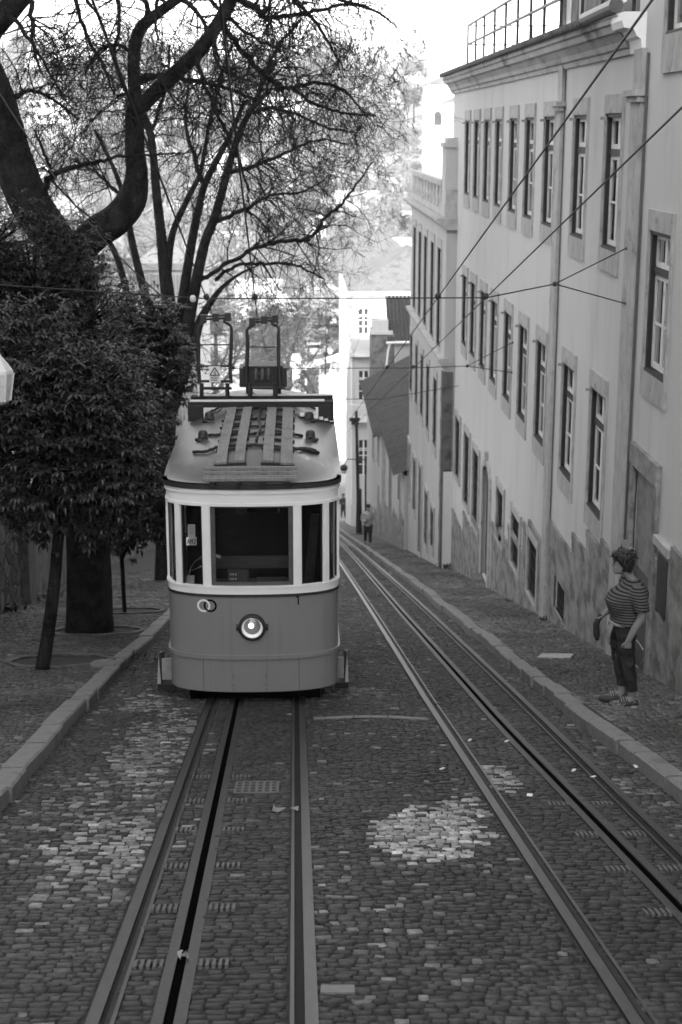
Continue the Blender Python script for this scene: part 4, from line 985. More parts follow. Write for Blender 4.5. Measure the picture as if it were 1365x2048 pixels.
# step plates on the right edge of the roof
k = MB()
for u in (975, 1065, 1095, 1125, 1158): p = rp(u, 838 + (u - 975) * .18, .03); k = MB(); k.box(p.x - .025, p.x + .025, p.y - .1, p.y + .1, p.z, p.z + .012); k.build('tread_plate', M['pale'], roof)
p = rp(960, 850, .01); q = rp(1170, 885, .01); k = MB(); k.tube([p, q], .02, 6); k.build('tread_rail', M['timber_dark'], roof)
# bow collectors
def panto(pts_l, pts_r, Y, extra=(), Yb=None):
    k = MB(); c = lambda u, v, dy=0: PY(290 + u * .32234, 560 + v * .32234, Y + dy)
    for pts in (pts_l, pts_r):
        k.tube([c(u, v) for u, v in pts], .019, 6); k.tube([c(u + (8 if pts is pts_l else -6), v, .14) for u, v in pts[:3]] + [c(pts[3][0], pts[3][1])], .016, 6)
    (ul, vl), (ur, vr) = pts_l[-1], pts_r[-1]
    k.tube([c(ul - 14, vl + 2), c(ur + 26, vr - 4)], .014, 6); k.tube([c(ul - 8, vl - 16), c(ur + 26, vr - 22)], .012, 6)
    for u, v in ((ul - 8, vl - 4), (ur + 22, vr - 12), ((ul + ur) / 2 + 8, (vl + vr) / 2 - 10)): p = c(u, v); k.box(p.x - .04, p.x + .04, p.y - .04, p.y + .04, p.z - .05, p.z + .05)
    for (u0, v0), (u1, v1), r in extra: k.tube([c(u0, v0), c(u1, v1)], r, 5)
    k.build('bow_collector', M['iron'], roof)
YP = yb + .3
panto([(336, 640), (330, 540), (330, 400), (330, 300), (342, 276), (372, 262), (372, 244)], [(538, 640), (532, 540), (541, 400), (536, 290), (522, 276), (494, 262), (494, 240)], YP,
      [((330, 402), (541, 402), .009), ((325, 534), (535, 534), .014), ((330, 628), (535, 628), .018), ((352, 640), (352, 735), .03), ((512, 640), (512, 735), .03), ((340, 672), (540, 672), .02)])
panto([(630, 660), (630, 540), (636, 400), (634, 310), (646, 296), (672, 284), (676, 262)], [(838, 660), (834, 540), (832, 400), (830, 300), (822, 288), (792, 274), (788, 252)], YP,
      [((640, 416), (840, 416), .008), ((652, 640), (652, 735), .034), ((808, 640), (808, 735), .034), ((640, 668), (870, 672), .02)])
# resistor box behind the right collector with insulators
k = MB(); a = PY(290 + 586 * .32234, 560 + 548 * .32234, YP + .2); b = PY(290 + 882 * .32234, 560 + 664 * .32234, YP + .2)
k.box(a.x, b.x, YP + .2, YP + .6, b.z, a.z); k.box(a.x + .05, b.x - .05, YP + .18, YP + .62, a.z, a.z + .03)
for i in range(9): x = a.x + .05 + (b.x - a.x - .1) * i / 8; k.box(x - .012, x + .012, YP + .17, YP + .199, b.z + .05, a.z - .06)
k.box(a.x + .08, a.x + .16, YP + .3, YP + .7, ZR - .1, b.z); k.box(b.x - .16, b.x - .08, YP + .3, YP + .7, ZR - .1, b.z)
rb = k.build('resistor_box', M['iron'], roof)
k = MB()
for u in (690, 730, 768): p = PY(290 + u * .32234, 560 + 590 * .32234, YP + .17); k.lathe((p.x, YP + .15, p.z - .07), [(.018, 0), (.03, .03), (.022, .06), (.035, .1), (.02, .14), (.012, .16)], 10)
k.build('insulator', M['iron_grey'], rb, True)
# warning plate with triangle and bolt
k = MB(); a = PY(290 + 398 * .32234, 560 + 536 * .32234, YP - .03); b = PY(290 + 471 * .32234, 560 + 634 * .32234, YP - .03); k.box(a.x, b.x, YP - .03, YP - .02, b.z, a.z); sg_ = k.build('warning_plate', M['paper'], roof)
k = MB(); xm = (a.x + b.x) / 2; zt = a.z - .015; wv = (b.x - a.x) * .42; zb_ = a.z - (a.z - b.z) * .56; yq = YP - .034
for u, v in (((xm, zt), (xm - wv, zb_)), ((xm - wv, zb_), (xm + wv, zb_)), ((xm + wv, zb_), (xm, zt))): k.bar((u[0], yq, u[1]), (v[0], yq, v[1]), .012, .004, (0, 1, 0))
for u, v in (((xm + .012, zt - .04), (xm - .01, zt - .075)), ((xm - .01, zt - .075), (xm + .014, zt - .078)), ((xm + .014, zt - .078), (xm - .006, zt - .115))): k.bar((u[0], yq, u[1]), (v[0], yq, v[1]), .008, .004, (0, 1, 0))
for i in range(3): z = zb_ - .025 - i * .022; k.box(a.x + .02, b.x - .02 - i * .01, yq, yq + .003, z - .004, z + .004)
k.build('warning_mark', M['black'], sg_)
# headlight
hx, hz_ = PY(505, 1253, TY).x, PY(505, 1253, TY).z
k = MB(); k.lathe((hx, TY + .02, hz_), [(.150, -.0), (.150, .07), (.135, .085), (.118, .085), (.118, .05)], 28, 'y', cap=False); k.box(hx - .175, hx - .14, TY - .05, TY + .0, hz_ - .03, hz_ + .03); k.box(hx + .14, hx + .175, TY - .05, TY + .0, hz_ - .03, hz_ + .03)
hl_ = k.build('headlight', M['iron'], tram, True)
k = MB(); n = 28; rr = [[Vector((hx + r * math.cos(2 * math.pi * j / n), TY + d, hz_ + r * math.sin(2 * math.pi * j / n))) for j in range(n)] for r, d in ((.117, -.05), (.10, -.01), (.07, .02), (.03, .035), (.004, .037))]
k.loft(rr, cap=False); k.build('reflector', M['reflector'], hl_, True)
k = MB(); k.ell((hx - .012, TY - .01, hz_ + .012), .030, .036, .030, 12, 8); k.build('bulb', M['bulb'], hl_, True)
k = MB(); rr = [[Vector((hx + r * math.cos(2 * math.pi * j / n), TY + d, hz_ + r * math.sin(2 * math.pi * j / n))) for j in range(n)] for r, d in ((.118, -.055), (.09, -.068), (.05, -.077), (.004, -.08))]
k.loft(rr, cap=False); k.build('lens', M['lamp_glass'], hl_, True)
# interlocking rings and the number one
def fr_y(x): return TY + .40 * (1 - (1 - min(1, abs(x - TX) / TA) ** 2.5) ** .4)
def ring_mark(px, m, name, lift, arc=(0, 360)):
    c = PY(px, 1211, fr_y(PY(px, 1211, TY).x)); k = MB(); r0, r1 = .052, .074; N_ = 40; a0, a1 = map(math.radians, arc)
    for i in range(N_):
        t0, t1 = a0 + (a1 - a0) * i / N_, a0 + (a1 - a0) * (i + 1) / N_
        P4 = [(c.x + r * math.cos(t), c.z + r * math.sin(t)) for r, t in ((r0, t0), (r1, t0), (r1, t1), (r0, t1))]
        k.quad(*[(x, fr_y(x) - .0035 - lift, z) for x, z in P4])
    k.build(name, m, panel)
ring_mark(408, M['tram_cream'], 'pale_ring', .003); ring_mark(421, M['black'], 'dark_ring', .006, (-150, 100)); ring_mark(421, M['black'], 'dark_ring', .0015, (100, 210))
k = MB(); c = PY(597, 1200, fr_y(PY(597, 1200, TY).x)); k.bar((c.x, c.y - .006, c.z - .05), (c.x, c.y - .006, c.z + .055), .014, .004, (0, 1, 0)); k.bar((c.x, c.y - .006, c.z + .05), (c.x - .022, c.y - .006, c.z + .03), .011, .004, (0, 1, 0)); k.build('number_mark', M['black'], panel)
# skirt straps with rivets
for px in (414, 592):
    k = MB(); x = PY(px, 1350, TY).x; k.box(x - .035, x + .035, fr_y(x) - .006, fr_y(x) + .01, zB + .01, zBead - .015)
    for dx in (-.022, .022):
        for t in (.1, .4, .6, .9): k.ell((x + dx, fr_y(x) - .008, zB + (zBead - zB) * t), .007, .006, .007, 6, 4)
    sk_ = k.build('strap', M['tram_body'], skirt)
    for dx in (-.037, .037): k = MB(); k.box(x + dx - .002, x + dx + .002, fr_y(x) - .0045, fr_y(x) + .01, zB + .01, zBead - .015); k.build('seam', M['iron'], sk_)
for px in (467, 533):
    k = MB(); x = PY(px, 1350, TY).x
    for t in (.08, .2, .42, .5): k.ell((x, fr_y(x) - .002, zB + (zBead - zB) * t), .008, .006, .008, 6, 4)
    k.build('rivet_row', M['iron_grey'], skirt)
# underframe, wedge and side steps
k = MB(); k.box(TX - .74, TX + .74, TY + .35, TY + TL - .3, TZ - .95, zB + .02); k.box(TX - .85, TX + .85, TY + .4, TY + TL - .4, zB + .01, zB + .04)
k.build('underframe', M['black'], tram)
for sg, px0, px1 in ((-1, 314, 331), (1, 679, 698)):
    k = MB(); yS = TY + .75; zt, zb_ = PY(330, 1312, yS).z, PY(322, 1368, yS).z
    xi = TX + sg * (TA - .02); xo = PY(px0 if sg < 0 else px1, 1340, yS).x
    xw = xo - sg * .045
    k.loft([[Vector((xo, yS, zb_)), Vector((xw, yS, zb_)), Vector((xw + sg * .03, yS + .10, zt)), Vector((xo + sg * -.02, yS + .10, zt))], [Vector((xo, yS + .5, zb_ - .1)), Vector((xw, yS + .5, zb_ - .1)), Vector((xw, yS + .5, zt - .12)), Vector((xo, yS + .5, zt - .12))]])
    k.box(min(xi, xw - sg * .01), max(xi, xw - sg * .01), yS + .06, yS + .1, zb_ + .03, zt - .06); s_ = k.build('side_step', M['step_paint'], tram)
    k = MB(); k.box(min(xi, xo), max(xi, xo), yS + .01, yS + .5, zb_ - .08, zb_ - .012); k.build('step_under', M['rubber'], s_)  # dark box below the step board
# inside of the driver's end
k = MB(); k.box(TX - .88, TX + .88, TY + .3, TY + TL - .3, zBelt - .7, zBelt - .66); k.box(TX - .85, TX + .85, TY + .5, TY + TL - .5, zRoof - .1, zRoof - .07); k.build('floor', M['tram_in'], tram)
k = MB(); y = TY + 2.0; k.box(TX - .86, TX + .86, y, y + .05, zBelt - .6, zWB + .33); k.box(TX - .86, TX - .25, y, y + .05, zWB + .33, zWT); k.box(TX + .28, TX + .86, y, y + .05, zWB + .33, zWT); k.box(TX - .2, TX + .22, y + 2.2, y + 2.25, zBelt - .5, zWT); k.build('light_baffle', M['tram_in'], tram)  # dark partition added to keep rear window light from showing through
k = MB(); a, b = PY(428, 1114, TY + .45), PY(582, 1136, TY + .45); k.box(a.x, b.x, TY + .45, TY + .49, b.z, a.z); k.build('dash_board', M['tram_wood'], tram)
k = MB(); a, b = PY(430, 1167, TY + .2), PY(585, 1185, TY + .2); k.box(a.x, b.x, TY + .1, TY + .40, b.z, a.z); cs = k.build('console', M['tram_wood'], tram)
k = MB(); a, b = PY(456, 1142, TY + .3), PY(498, 1166, TY + .3); k.box(a.x, b.x, TY + .3, TY + .38, b.z - .02, a.z)
a, b = PY(514, 1155, TY + .3), PY(571, 1160, TY + .3); k.box(a.x, b.x, TY + .28, TY + .32, b.z - .05, a.z); k.build('instrument', M['iron_grey'], cs)
k = MB()
for i in range(3):
    for j in range(2): p = PY(462 + i * 5, 1149 + j * 9, TY + .29); k.box(p.x - .008, p.x + .008, TY + .29, TY + .298, p.z - .01, p.z + .01)
p = PY(487, 1166, TY + .25); k.box(p.x - .02, p.x + .02, TY + .2, TY + .25, p.z - .012, p.z + .012)
p = PY(435, 1112, TY + .12); k.obox((p.x, TY + .12, p.z), (.035, 0, -.012), (0, .02, 0), (.004, 0, .012)); k.build('switch', M['paper'], cs)
k = MB(); yn = fr_y(PY(383, 1062, TY).x) + .05; a, b = PY(376, 1049, yn), PY(391, 1076, yn); k.box(a.x, b.x, yn, yn + .006, b.z, a.z); a, b = PY(373, 1074, yn), PY(394, 1090, yn); k.box(a.x, b.x, yn - .01, yn - .002, b.z, a.z); no = k.build('notice', M['paper'], tram)
k = MB(); a, b = PY(373, 1074, yn), PY(394, 1090, yn)
def glyph(strokes, x, z, w, h, y):
    for (u0, v0), (u1, v1) in strokes: k.bar((x + u0 * w, y, z + v0 * h), (x + u1 * w, y, z + v1 * h), .0075, .003, (0, 1, 0))
GA = [((0, 0), (.5, 1)), ((.5, 1), (1, 0)), ((.2, .4), (.8, .4))]; GM = [((0, 0), (0, 1)), ((0, 1), (.5, .4)), ((.5, .4), (1, 1)), ((1, 1), (1, 0))]; G2 = [((0, 1), (1, 1)), ((1, 1), (1, .55)), ((1, .55), (0, 0)), ((0, 0), (1, 0))]
wch = (b.x - a.x); glyph(GA, a.x + wch * .12, b.z + .02, wch * .2, .05, yn - .013); glyph(GM, a.x + wch * .42, b.z + .02, wch * .2, .05, yn - .013); glyph(G2, a.x + wch * .72, b.z + .02, wch * .16, .05, yn - .013)
for i in range(5): p = PY(379, 1053 + i * 3.6, yn); k.box(p.x, p.x + .05, yn - .003, yn - .001, p.z - .002, p.z + .002)
k.build('notice_text', M['iron_grey'], no)
k = MB(); k.tube([PY(378, 1150, TY + .4), PY(381, 1138, TY + .35), PY(390, 1124, TY + .3), PY(406, 1113, TY + .25), PY(416, 1109, TY + .25)], .012, 6); k.tube([PY(383, 1141, TY + .4), PY(396, 1136, TY + .4), PY(410, 1130, TY + .35)], .009, 6); k.build('control_lever', M['chrome'], tram, True)
k = MB(); a, b = PY(373, 1154, TY + .35), PY(389, 1166, TY + .35); k.box(a.x, b.x, TY + .33, TY + .42, b.z, a.z); k.build('dial_box', M['pale'], tram)
# a seat back seen dimly through the right hand window
k = MB(); a, b = PY(606, 1030, TY + 1.3), PY(640, 1180, TY + 1.3); k.loft([[Vector((a.x, TY + 1.3, b.z)), Vector((b.x - .08, TY + 1.3, b.z)), Vector((b.x, TY + 1.3, a.z)), Vector((a.x + .1, TY + 1.3, a.z))], [Vector((a.x, TY + 1.36, b.z)), Vector((b.x - .08, TY + 1.36, b.z)), Vector((b.x, TY + 1.36, a.z)), Vector((a.x + .1, TY + 1.36, a.z))]]); k.build('seat_back', M['tram_wood'], tram)
# ------------------------------------------------------------------ TREES
def smooth_path(pts, rad, sub=4):
    out, ro = [], []
    n = len(pts)
    for i in range(n - 1):
        p0, p1, p2, p3 = pts[max(i - 1, 0)], pts[i], pts[i + 1], pts[min(i + 2, n - 1)]
        for k in range(sub):
            t = k / sub
            out.append(.5 * ((2 * p1) + (p2 - p0) * t + (2 * p0 - 5 * p1 + 4 * p2 - p3) * t * t + (3 * p1 - p0 - 3 * p2 + p3) * t ** 3))
            ro.append(rad[i] + (rad[i + 1] - rad[i]) * t)
    out.append(pts[-1]); ro.append(rad[-1]); return out, ro
def grow(mb, p, d, L, r, lev, rng, droop=.25, wig=.35, dens=1.0):
    n = 4 if lev > 0 else 3
    pts = [p.copy()]; rad = [r]; d = d.normalized(); q = p.copy()
    for i in range(n):
        d = (d + Vector((rng.gauss(0, wig), rng.gauss(0, wig), rng.gauss(0, wig) - droop * .35))).normalized()
        q = q + d * (L / n); pts.append(q.copy()); rad.append(max(r * (1 - .75 * (i + 1) / n), .0035))
    mb.tube(pts, rad, 5 if r > .03 else 4 if r > .012 else 3, cap=False)
    if lev <= 0: return
    m = max(2, int((3 + lev) * dens))
    for i in range(m):
        t = rng.uniform(.2, 1.0) * n; j = min(int(t), n - 1); a = pts[j].lerp(pts[j + 1], t - j)
        dd = (pts[j + 1] - pts[j]).normalized(); o = Vector((rng.gauss(0, 1), rng.gauss(0, 1), rng.gauss(0, 1))); o = (o - dd * o.dot(dd)).normalized()
        grow(mb, a, dd * .7 + o * .8, L * rng.uniform(.38, .62), max(rad[j] * .55, .0045), lev - 1, rng, droop * 1.1, wig, dens)
def sprout(mb, pts, rad, count, L, lev, rng, t0=.2, droop=.25, side=None, rmax=.03, dens=1.0):
    n = len(pts) - 1
    for i in range(count):
        t = (t0 + (1 - t0) * rng.random()) * n; j = min(int(t), n - 1); a = pts[j].lerp(pts[j + 1], t - j); dd = (pts[j + 1] - pts[j]).normalized()
        o = Vector((rng.gauss(0, 1), rng.gauss(0, 1), rng.gauss(0, 1)))
        if side is not None: o = o + side
        o = (o - dd * o.dot(dd)).normalized()
        grow(mb, a, dd * .45 + o, L * rng.uniform(.5, 1.15), min(rad[j] * .4, rmax), lev, rng, droop, dens=dens)
def pxpath(lst, Y):
    """list of (px, py, radius px[, dY]) at depth Y"""
    pts, rad = [], []
    for e in lst:
        y = Y + (e[3] if len(e) > 3 else 0); pts.append(PY(e[0], e[1], y)); rad.append(e[2] * y / F)
    return pts, rad
def big_tree(label, loc, trunks, limbs, seed, cat='tree', name='bare_tree'):
    rng = random.Random(seed); t = thing(name, loc, label, cat); tk = MB(); cr = MB()
    for lst, Y, n in trunks:
        p, r = smooth_path(*pxpath(lst, Y)); tk.tube(p, r, n, cap=True)
    for lst, Y, cnt, L, lev, droop in limbs:
        p, r = smooth_path(*pxpath(lst, Y), 6); p = p[:1] + [q + Vector((rng.gauss(0, 1), rng.gauss(0, 1), rng.gauss(0, 1))) * min(.022, max(.006, rr * .4)) for q, rr in zip(p[1:], r[1:])]; (tk if max(r) > .05 else cr).tube(p, r, 10 if max(r) > .05 else 6, cap=True)
        sprout(cr, p, r, int(cnt * 1.25), L * 1.3, lev + 1, rng, .12, droop, dens=.62)
    tk.build('trunk', M['bark'], t, True); cr.build('crown', M['bark'], t)
    return t
YT2 = PG(180, 1262, .12).y; b2 = PG(180, 1262, .12)
big_tree('huge dark plane tree with thick twin trunk and bare limbs reaching over the tram', b2,
    [([(178, 1285, 56), (180, 1255, 51), (178, 1180, 46), (174, 1080, 43), (165, 900, 41), (158, 740, 40), (150, 600, 42), (148, 520, 38)], YT2, 14),
     ([(208, 1275, 26, .1), (206, 1240, 22, .1), (203, 1140, 21, .1), (195, 1000, 20, .1), (180, 800, 18, .1)], YT2, 10),
     ([(148, 560, 40), (110, 480, 40), (60, 405, 41), (22, 310, 40), (-10, 200, 40), (-50, 90, 36), (-60, -30, 30), (-85, -170, 20), (-60, -300, 10), (-20, -400, 2)], YT2, 12),
     ([(-55, 130, 24), (-20, 62, 24), (15, 22, 23), (50, -15, 20), (110, -70, 15), (170, -150, 8), (215, -250, 2)], YT2, 10),
     ([(140, 520, 30), (190, 468, 32), (232, 440, 31), (264, 400, 29), (274, 350, 22), (270, 300, 19), (270, 240, 19), (273, 205, 18)], YT2, 12),
     ([(273, 215, 15), (268, 150, 12), (270, 95, 12), (283, 55, 12), (318, 25, 10), (360, -5, 9), (420, -45, 7), (470, -120, 4), (500, -200, 1.2)], YT2, 10),
     ([(272, 225, 15), (305, 190, 15), (350, 148, 15), (395, 105, 14), (425, 65, 13), (455, 15, 13), (478, -45, 11), (500, -150, 7), (540, -260, 2)], YT2, 10)],
    [([(292, 40, 6), (293, 0, 5), (288, -40, 4)], YT2, 8, 1.2, 2, .2),
     ([(283, 160, 6), (305, 150, 6), (335, 152, 5), (380, 162, 4.5), (440, 172, 4), (490, 190, 3), (540, 215, 2)], YT2, 16, 1.3, 2, .4),
     ([(92, 392, 7), (102, 355, 6), (150, 335, 5), (195, 322, 4), (240, 312, 3), (300, 310, 2.2), (360, 305, 1.5)], YT2 - .3, 10, .9, 2, .2),
     ([(104, 350, 4), (90, 310, 3), (70, 260, 2)], YT2 - .3, 6, .8, 2, .1),
     ([(440, 40, 5), (470, 80, 5), (512, 134, 5), (548, 165, 4.5), (577, 178, 4.5), (618, 167, 3.5), (678, 173, 3), (712, 206, 2), (740, 240, 1.2)], YT2 + .6, 28, .85, 2, .5),
     ([(585, 178, 3.5), (640, 212, 3), (690, 226, 2.4), (750, 232, 1.2)], YT2 + .6, 14, .6, 2, .5),
     ([(470, -10, 7), (520, 25, 6), (545, 35, 5), (600, 30, 4), (680, 10, 3), (730, 15, 2), (780, 40, 1.2)], YT2 + .5, 30, .95, 2, .6),
     ([(520, -30, 6), (600, -60, 5), (690, -50, 4), (760, -20, 2.5)], YT2 + .5, 20, 1.0, 2, .8),
     ([(395, 110, 5), (410, 170, 4), (440, 240, 3.5), (470, 300, 3), (500, 380, 2)], YT2 - .2, 20, 1.1, 2, .6),
     ([(455, 20, 5), (430, 90, 4), (445, 140, 3), (500, 160, 2)], YT2 - .4, 14, 1.0, 2, .6),
     ([(350, -10, 6), (400, 30, 4), (420, 75, 3), (440, 120, 2)], YT2, 16, 1.1, 2, .4),
     ([(268, 110, 4), (235, 90, 3.5), (200, 100, 3), (170, 150, 2)], YT2, 12, 1.1, 2, .3),
     ([(60, -20, 6), (66, 40, 5), (66, 90, 3.5), (85, 150, 2)], YT2 - .6, 14, .9, 2, .6),
     ([(110, -60, 6), (150, -20, 4), (190, 20, 3), (215, 80, 2)], YT2 - .2, 14, 1.1, 2, .6),
     ([(20, 30, 5), (60, 80, 3.5), (90, 130, 2.5), (130, 200, 1.5)], YT2 - .3, 12, .9, 2, .4),
     ([(480, -40, 6), (560, -20, 5), (620, 30, 3.5), (660, 90, 2.5), (690, 140, 1.5)], YT2 + .4, 22, .9, 2, .5),
     ([(600, -40, 5), (680, 0, 3.5), (750, 20, 2.2), (800, 60, 1.2)], YT2 + .7, 10, .7, 2, .6),
     ([(150, -40, 5), (160, 40, 4), (200, 120, 3), (230, 190, 1.5)], YT2 + .3, 20, 1.1, 2, .4),
     ([(230, -40, 5), (240, 40, 3.5), (225, 120, 2)], YT2 + .5, 16, 1.1, 2, .4),
     ([(380, -40, 5), (430, 10, 4), (500, 70, 3), (560, 100, 2)], YT2 + .5, 24, 1.2, 2, .4),
     ([(20, 200, 5), (60, 180, 4), (110, 200, 3), (160, 240, 2)], YT2 + .2, 16, 1.0, 2, .3),
     ([(320, -30, 5), (310, 30, 3), (318, 80, 2)], YT2 - .3, 12, .9, 2, .6)], 3)
b3 = PG(325, 1160, .12); Y3 = b3.y
big_tree('dark many stemmed bare tree just left of the tram roof collectors', b3,
    [([(325, 1175, 17), (326, 1100, 15), (332, 950, 15), (340, 830, 15), (345, 740, 16), (341, 640, 15), (331, 545, 13), (322, 460, 10), (313, 380, 9), (308, 320, 8), (300, 255, 6), (270, 190, 4)], Y3, 9),
     ([(338, 850, 12), (360, 770, 12), (378, 720, 12), (390, 680, 11), (402, 640, 9), (425, 600, 6.5), (450, 570, 4), (485, 545, 2.5), (520, 530, 1.2)], Y3, 9),
     ([(350, 740, 13), (372, 670, 13), (386, 600, 12), (398, 540, 11), (412, 480, 10), (432, 430, 9), (455, 345, 8), (475, 280, 7), (500, 225, 6), (540, 180, 4)], Y3, 9),
     ([(345, 720, 10), (362, 620, 10), (372, 560, 10), (385, 480, 9), (395, 430, 8), (410, 370, 7), (440, 310, 6), (470, 250, 5), (490, 200, 4)], Y3 + .3, 9),
     ([(335, 560, 9), (345, 470, 7), (375, 400, 6), (400, 350, 5), (410, 300, 4), (420, 240, 3)], Y3, 7),
     ([(332, 700, 10), (300, 620, 9), (278, 540, 8), (262, 470, 7), (250, 400, 6), (225, 330, 4), (190, 260, 3)], Y3, 8),
     ([(320, 720, 10), (280, 660, 9), (262, 620, 8), (248, 560, 7), (228, 500, 6), (190, 440, 4)], Y3 + .4, 8)],
    [([(398, 560, 5), (422, 549, 4.5), (480, 512, 4), (528, 490, 4), (590, 482, 3.8), (620, 476, 3.8), (638, 457, 3.8), (652, 432, 3.4), (685, 406, 3), (715, 366, 2.2), (748, 322, 1.2)], Y3, 30, 1.5, 2, .35),
     ([(430, 560, 4), (470, 532, 3.5), (520, 528, 3), (575, 528, 2.6), (615, 540, 2), (650, 560, 1.5)], Y3, 20, 1.3, 2, .45),
     ([(455, 345, 5), (520, 330, 4), (580, 300, 3), (640, 280, 2.2), (700, 290, 1.4)], Y3, 22, 1.6, 2, .4),
     ([(430, 440, 5), (490, 420, 4), (540, 390, 3), (600, 385, 2.2), (650, 360, 1.4)], Y3, 22, 1.6, 2, .4),
     ([(495, 230, 5), (540, 215, 4), (600, 232, 3.2), (660, 256, 2.5), (715, 266, 1.5)], Y3, 26, 1.5, 2, .5),
     ([(510, 210, 5), (530, 150, 4), (560, 90, 3), (600, 40, 2)], Y3, 22, 1.7, 2, .2),
     ([(410, 370, 5), (380, 290, 4), (372, 220, 3), (380, 140, 2)], Y3, 20, 1.7, 2, .15),
     ([(308, 330, 4), (290, 250, 3.5), (250, 180, 3), (220, 90, 2)], Y3, 18, 1.7, 2, .15),
     ([(300, 270, 4), (330, 180, 3), (340, 90, 2)], Y3, 16, 1.6, 2, .15),
     ([(250, 400, 4), (200, 350, 3), (150, 320, 2)], Y3, 14, 1.6, 2, .2),
     ([(420, 250, 4), (440, 160, 3), (470, 80, 2)], Y3 + .5, 20, 1.6, 2, .2)], 5)
# generic bare tree used on the terrace, in the square and on the hillside
def bare_mesh(seed, H, spread, barkm, lev=3, cnt=10, tw=.010, name='bare_tree', label='', loc=(0, 0, 0), group=None, cat='tree'):
    rng = random.Random(seed); t = thing(name, loc, label, cat, group); tk = MB(); cr = MB()
    h0 = H * rng.uniform(.22, .32); base = Vector((0, 0, -1.0)); top = Vector((rng.gauss(0, .04) * H, rng.gauss(0, .04) * H, h0))
    r0 = H * .022; tk.tube([base, Vector((0, 0, 0)), top * .5, top], [r0 * 1.5, r0 * 1.2, r0, r0 * .9], 8)
    for i in range(rng.randint(5, 7)):
        a = 2 * math.pi * i / 6 + rng.uniform(-.4, .4); tilt = rng.uniform(.25, .8) * spread
        d = Vector((math.cos(a) * tilt, math.sin(a) * tilt, 1)).normalized(); L = H * rng.uniform(.55, .75); pts = [top.copy()]; q = top.copy()
        for s in range(5): d = (d + Vector((rng.gauss(0, .13), rng.gauss(0, .13), .05))).normalized(); q = q + d * L / 5; pts.append(q.copy())
        rad = [r0 * .6 * (1 - .82 * s / 5) for s in range(6)]; tk.tube(pts, rad, 6)
        for s in range(cnt):
            u = (.15 + .85 * rng.random()) * 5; j = min(int(u), 4); pt = pts[j].lerp(pts[j + 1], u - j); dd = (pts[j + 1] - pts[j]).normalized()
            o = Vector((rng.gauss(0, 1), rng.gauss(0, 1), rng.gauss(0, .6))); o = (o - dd * o.dot(dd)).normalized()
            twig(cr, pt, dd * .6 + o, H * rng.uniform(.12, .24), r0 * .18, lev, rng, tw * H / 10)
    tk.build('trunk', barkm[0], t, True, local=True); cr.build('crown', barkm[1], t, local=True); return t
def twig(mb, p, d, L, r, lev, rng, rmin):
    d = d.normalized(); pts = [p.copy()]; q = p.copy()
    for i in range(3): d = (d + Vector((rng.gauss(0, .25), rng.gauss(0, .25), rng.gauss(.02, .2)))).normalized(); q = q + d * L / 3; pts.append(q.copy())
    mb.tube(pts, [max(r * (1 - .25 * i), rmin) for i in range(4)], 3, cap=False)
    if lev <= 0: return
    for i in range(4):
        j = rng.randint(0, 2); a = pts[j].lerp(pts[j + 1], rng.random()); o = Vector((rng.gauss(0, 1), rng.gauss(0, 1), rng.gauss(0, .8))).normalized()
        twig(mb, a, d * .6 + o * .8, L * .58, r * .6, lev - 1, rng, rmin)
# leafy trees
def leaf(mb, p, d, up, L, w):
    d = d.normalized(); s = d.cross(up)
    s = s.normalized() if s.length > 1e-3 else Vector((1, 0, 0)); n = s.cross(d)
    tip = p + d * L - n * L * .18; mid = p + d * L * .5 + n * L * .03
    a = mid + s * w + n * w * .35; b = mid - s * w + n * w * .35
    k = len(mb.v); mb.v += [tuple(p), tuple(a), tuple(tip), tuple(b), tuple(mid)]; mb.f += [(k, k + 1, k + 4), (k + 1, k + 2, k + 4), (k, k + 4, k + 3), (k + 3, k + 4, k + 2)]
def crown_leaves(mb, ells, rng, clumps, per, lv, L, w, droop=.5, core=True, tw=None, crad=.34):
    tot = sum(e[1].x * e[1].z for e in ells)
    for c, rad in ells:
        nC = int(clumps * rad.x * rad.z / tot)
        for _ in range(nC):
            while True:
                u = Vector((rng.uniform(-1, 1), rng.uniform(-1, 1), rng.uniform(-1, 1)))
                if .30 < u.length < 1.0: break
            u = u * (u.length ** -.35); cc = c + Vector((u.x * rad.x, u.y * rad.y, u.z * rad.z)); cr = crad * rng.uniform(.6, 1.3)
            if tw is not None: tw.tube([c + (cc - c) * .25, c + (cc - c) * .65 + Vector((0, 0, -.05)), cc], [.02, .012, .006], 4, cap=False)
            for _ in range(per):
                o = Vector((rng.gauss(0, 1), rng.gauss(0, 1), rng.gauss(0, .8))); o = o.normalized() * cr * rng.random() ** .5; p = cc + o
                base = (o.normalized() + u.normalized() * .6); a0 = rng.uniform(0, 6.28)
                for k in range(lv):
                    a = a0 + 6.283 * k / lv + rng.uniform(-.3, .3); d = Vector((math.cos(a), math.sin(a), rng.uniform(-droop - .25, .35))) + base * .35
                    leaf(mb, p, d, Vector((0, 0, 1)), L * rng.uniform(.7, 1.2), w * rng.uniform(.8, 1.15))
def E_(px, py, Y, rx, ry, rd): return (PY(px, py, Y), Vector((rx * Y / F, rd, ry * Y / F)))
def leafy(name, label, loc, trunk, ells, seed, clumps, per, lv, L, w, droop=.5, group=None, crad=.34):
    rng = random.Random(seed); t = thing(name, loc, label, 'tree', group); tk = MB(); lf = MB()
    p, r = smooth_path(*pxpath(*trunk)); tk.tube(p, r, 9)
    crown_leaves(lf, ells, rng, clumps, per, lv, L, w, droop, tw=tk, crad=crad)
    tk.build('trunk', M['bark'], t, True); lf.build('crown', M['leaf'], t); return t
b1 = PG(95, 1338, .12); Y1 = b1.y
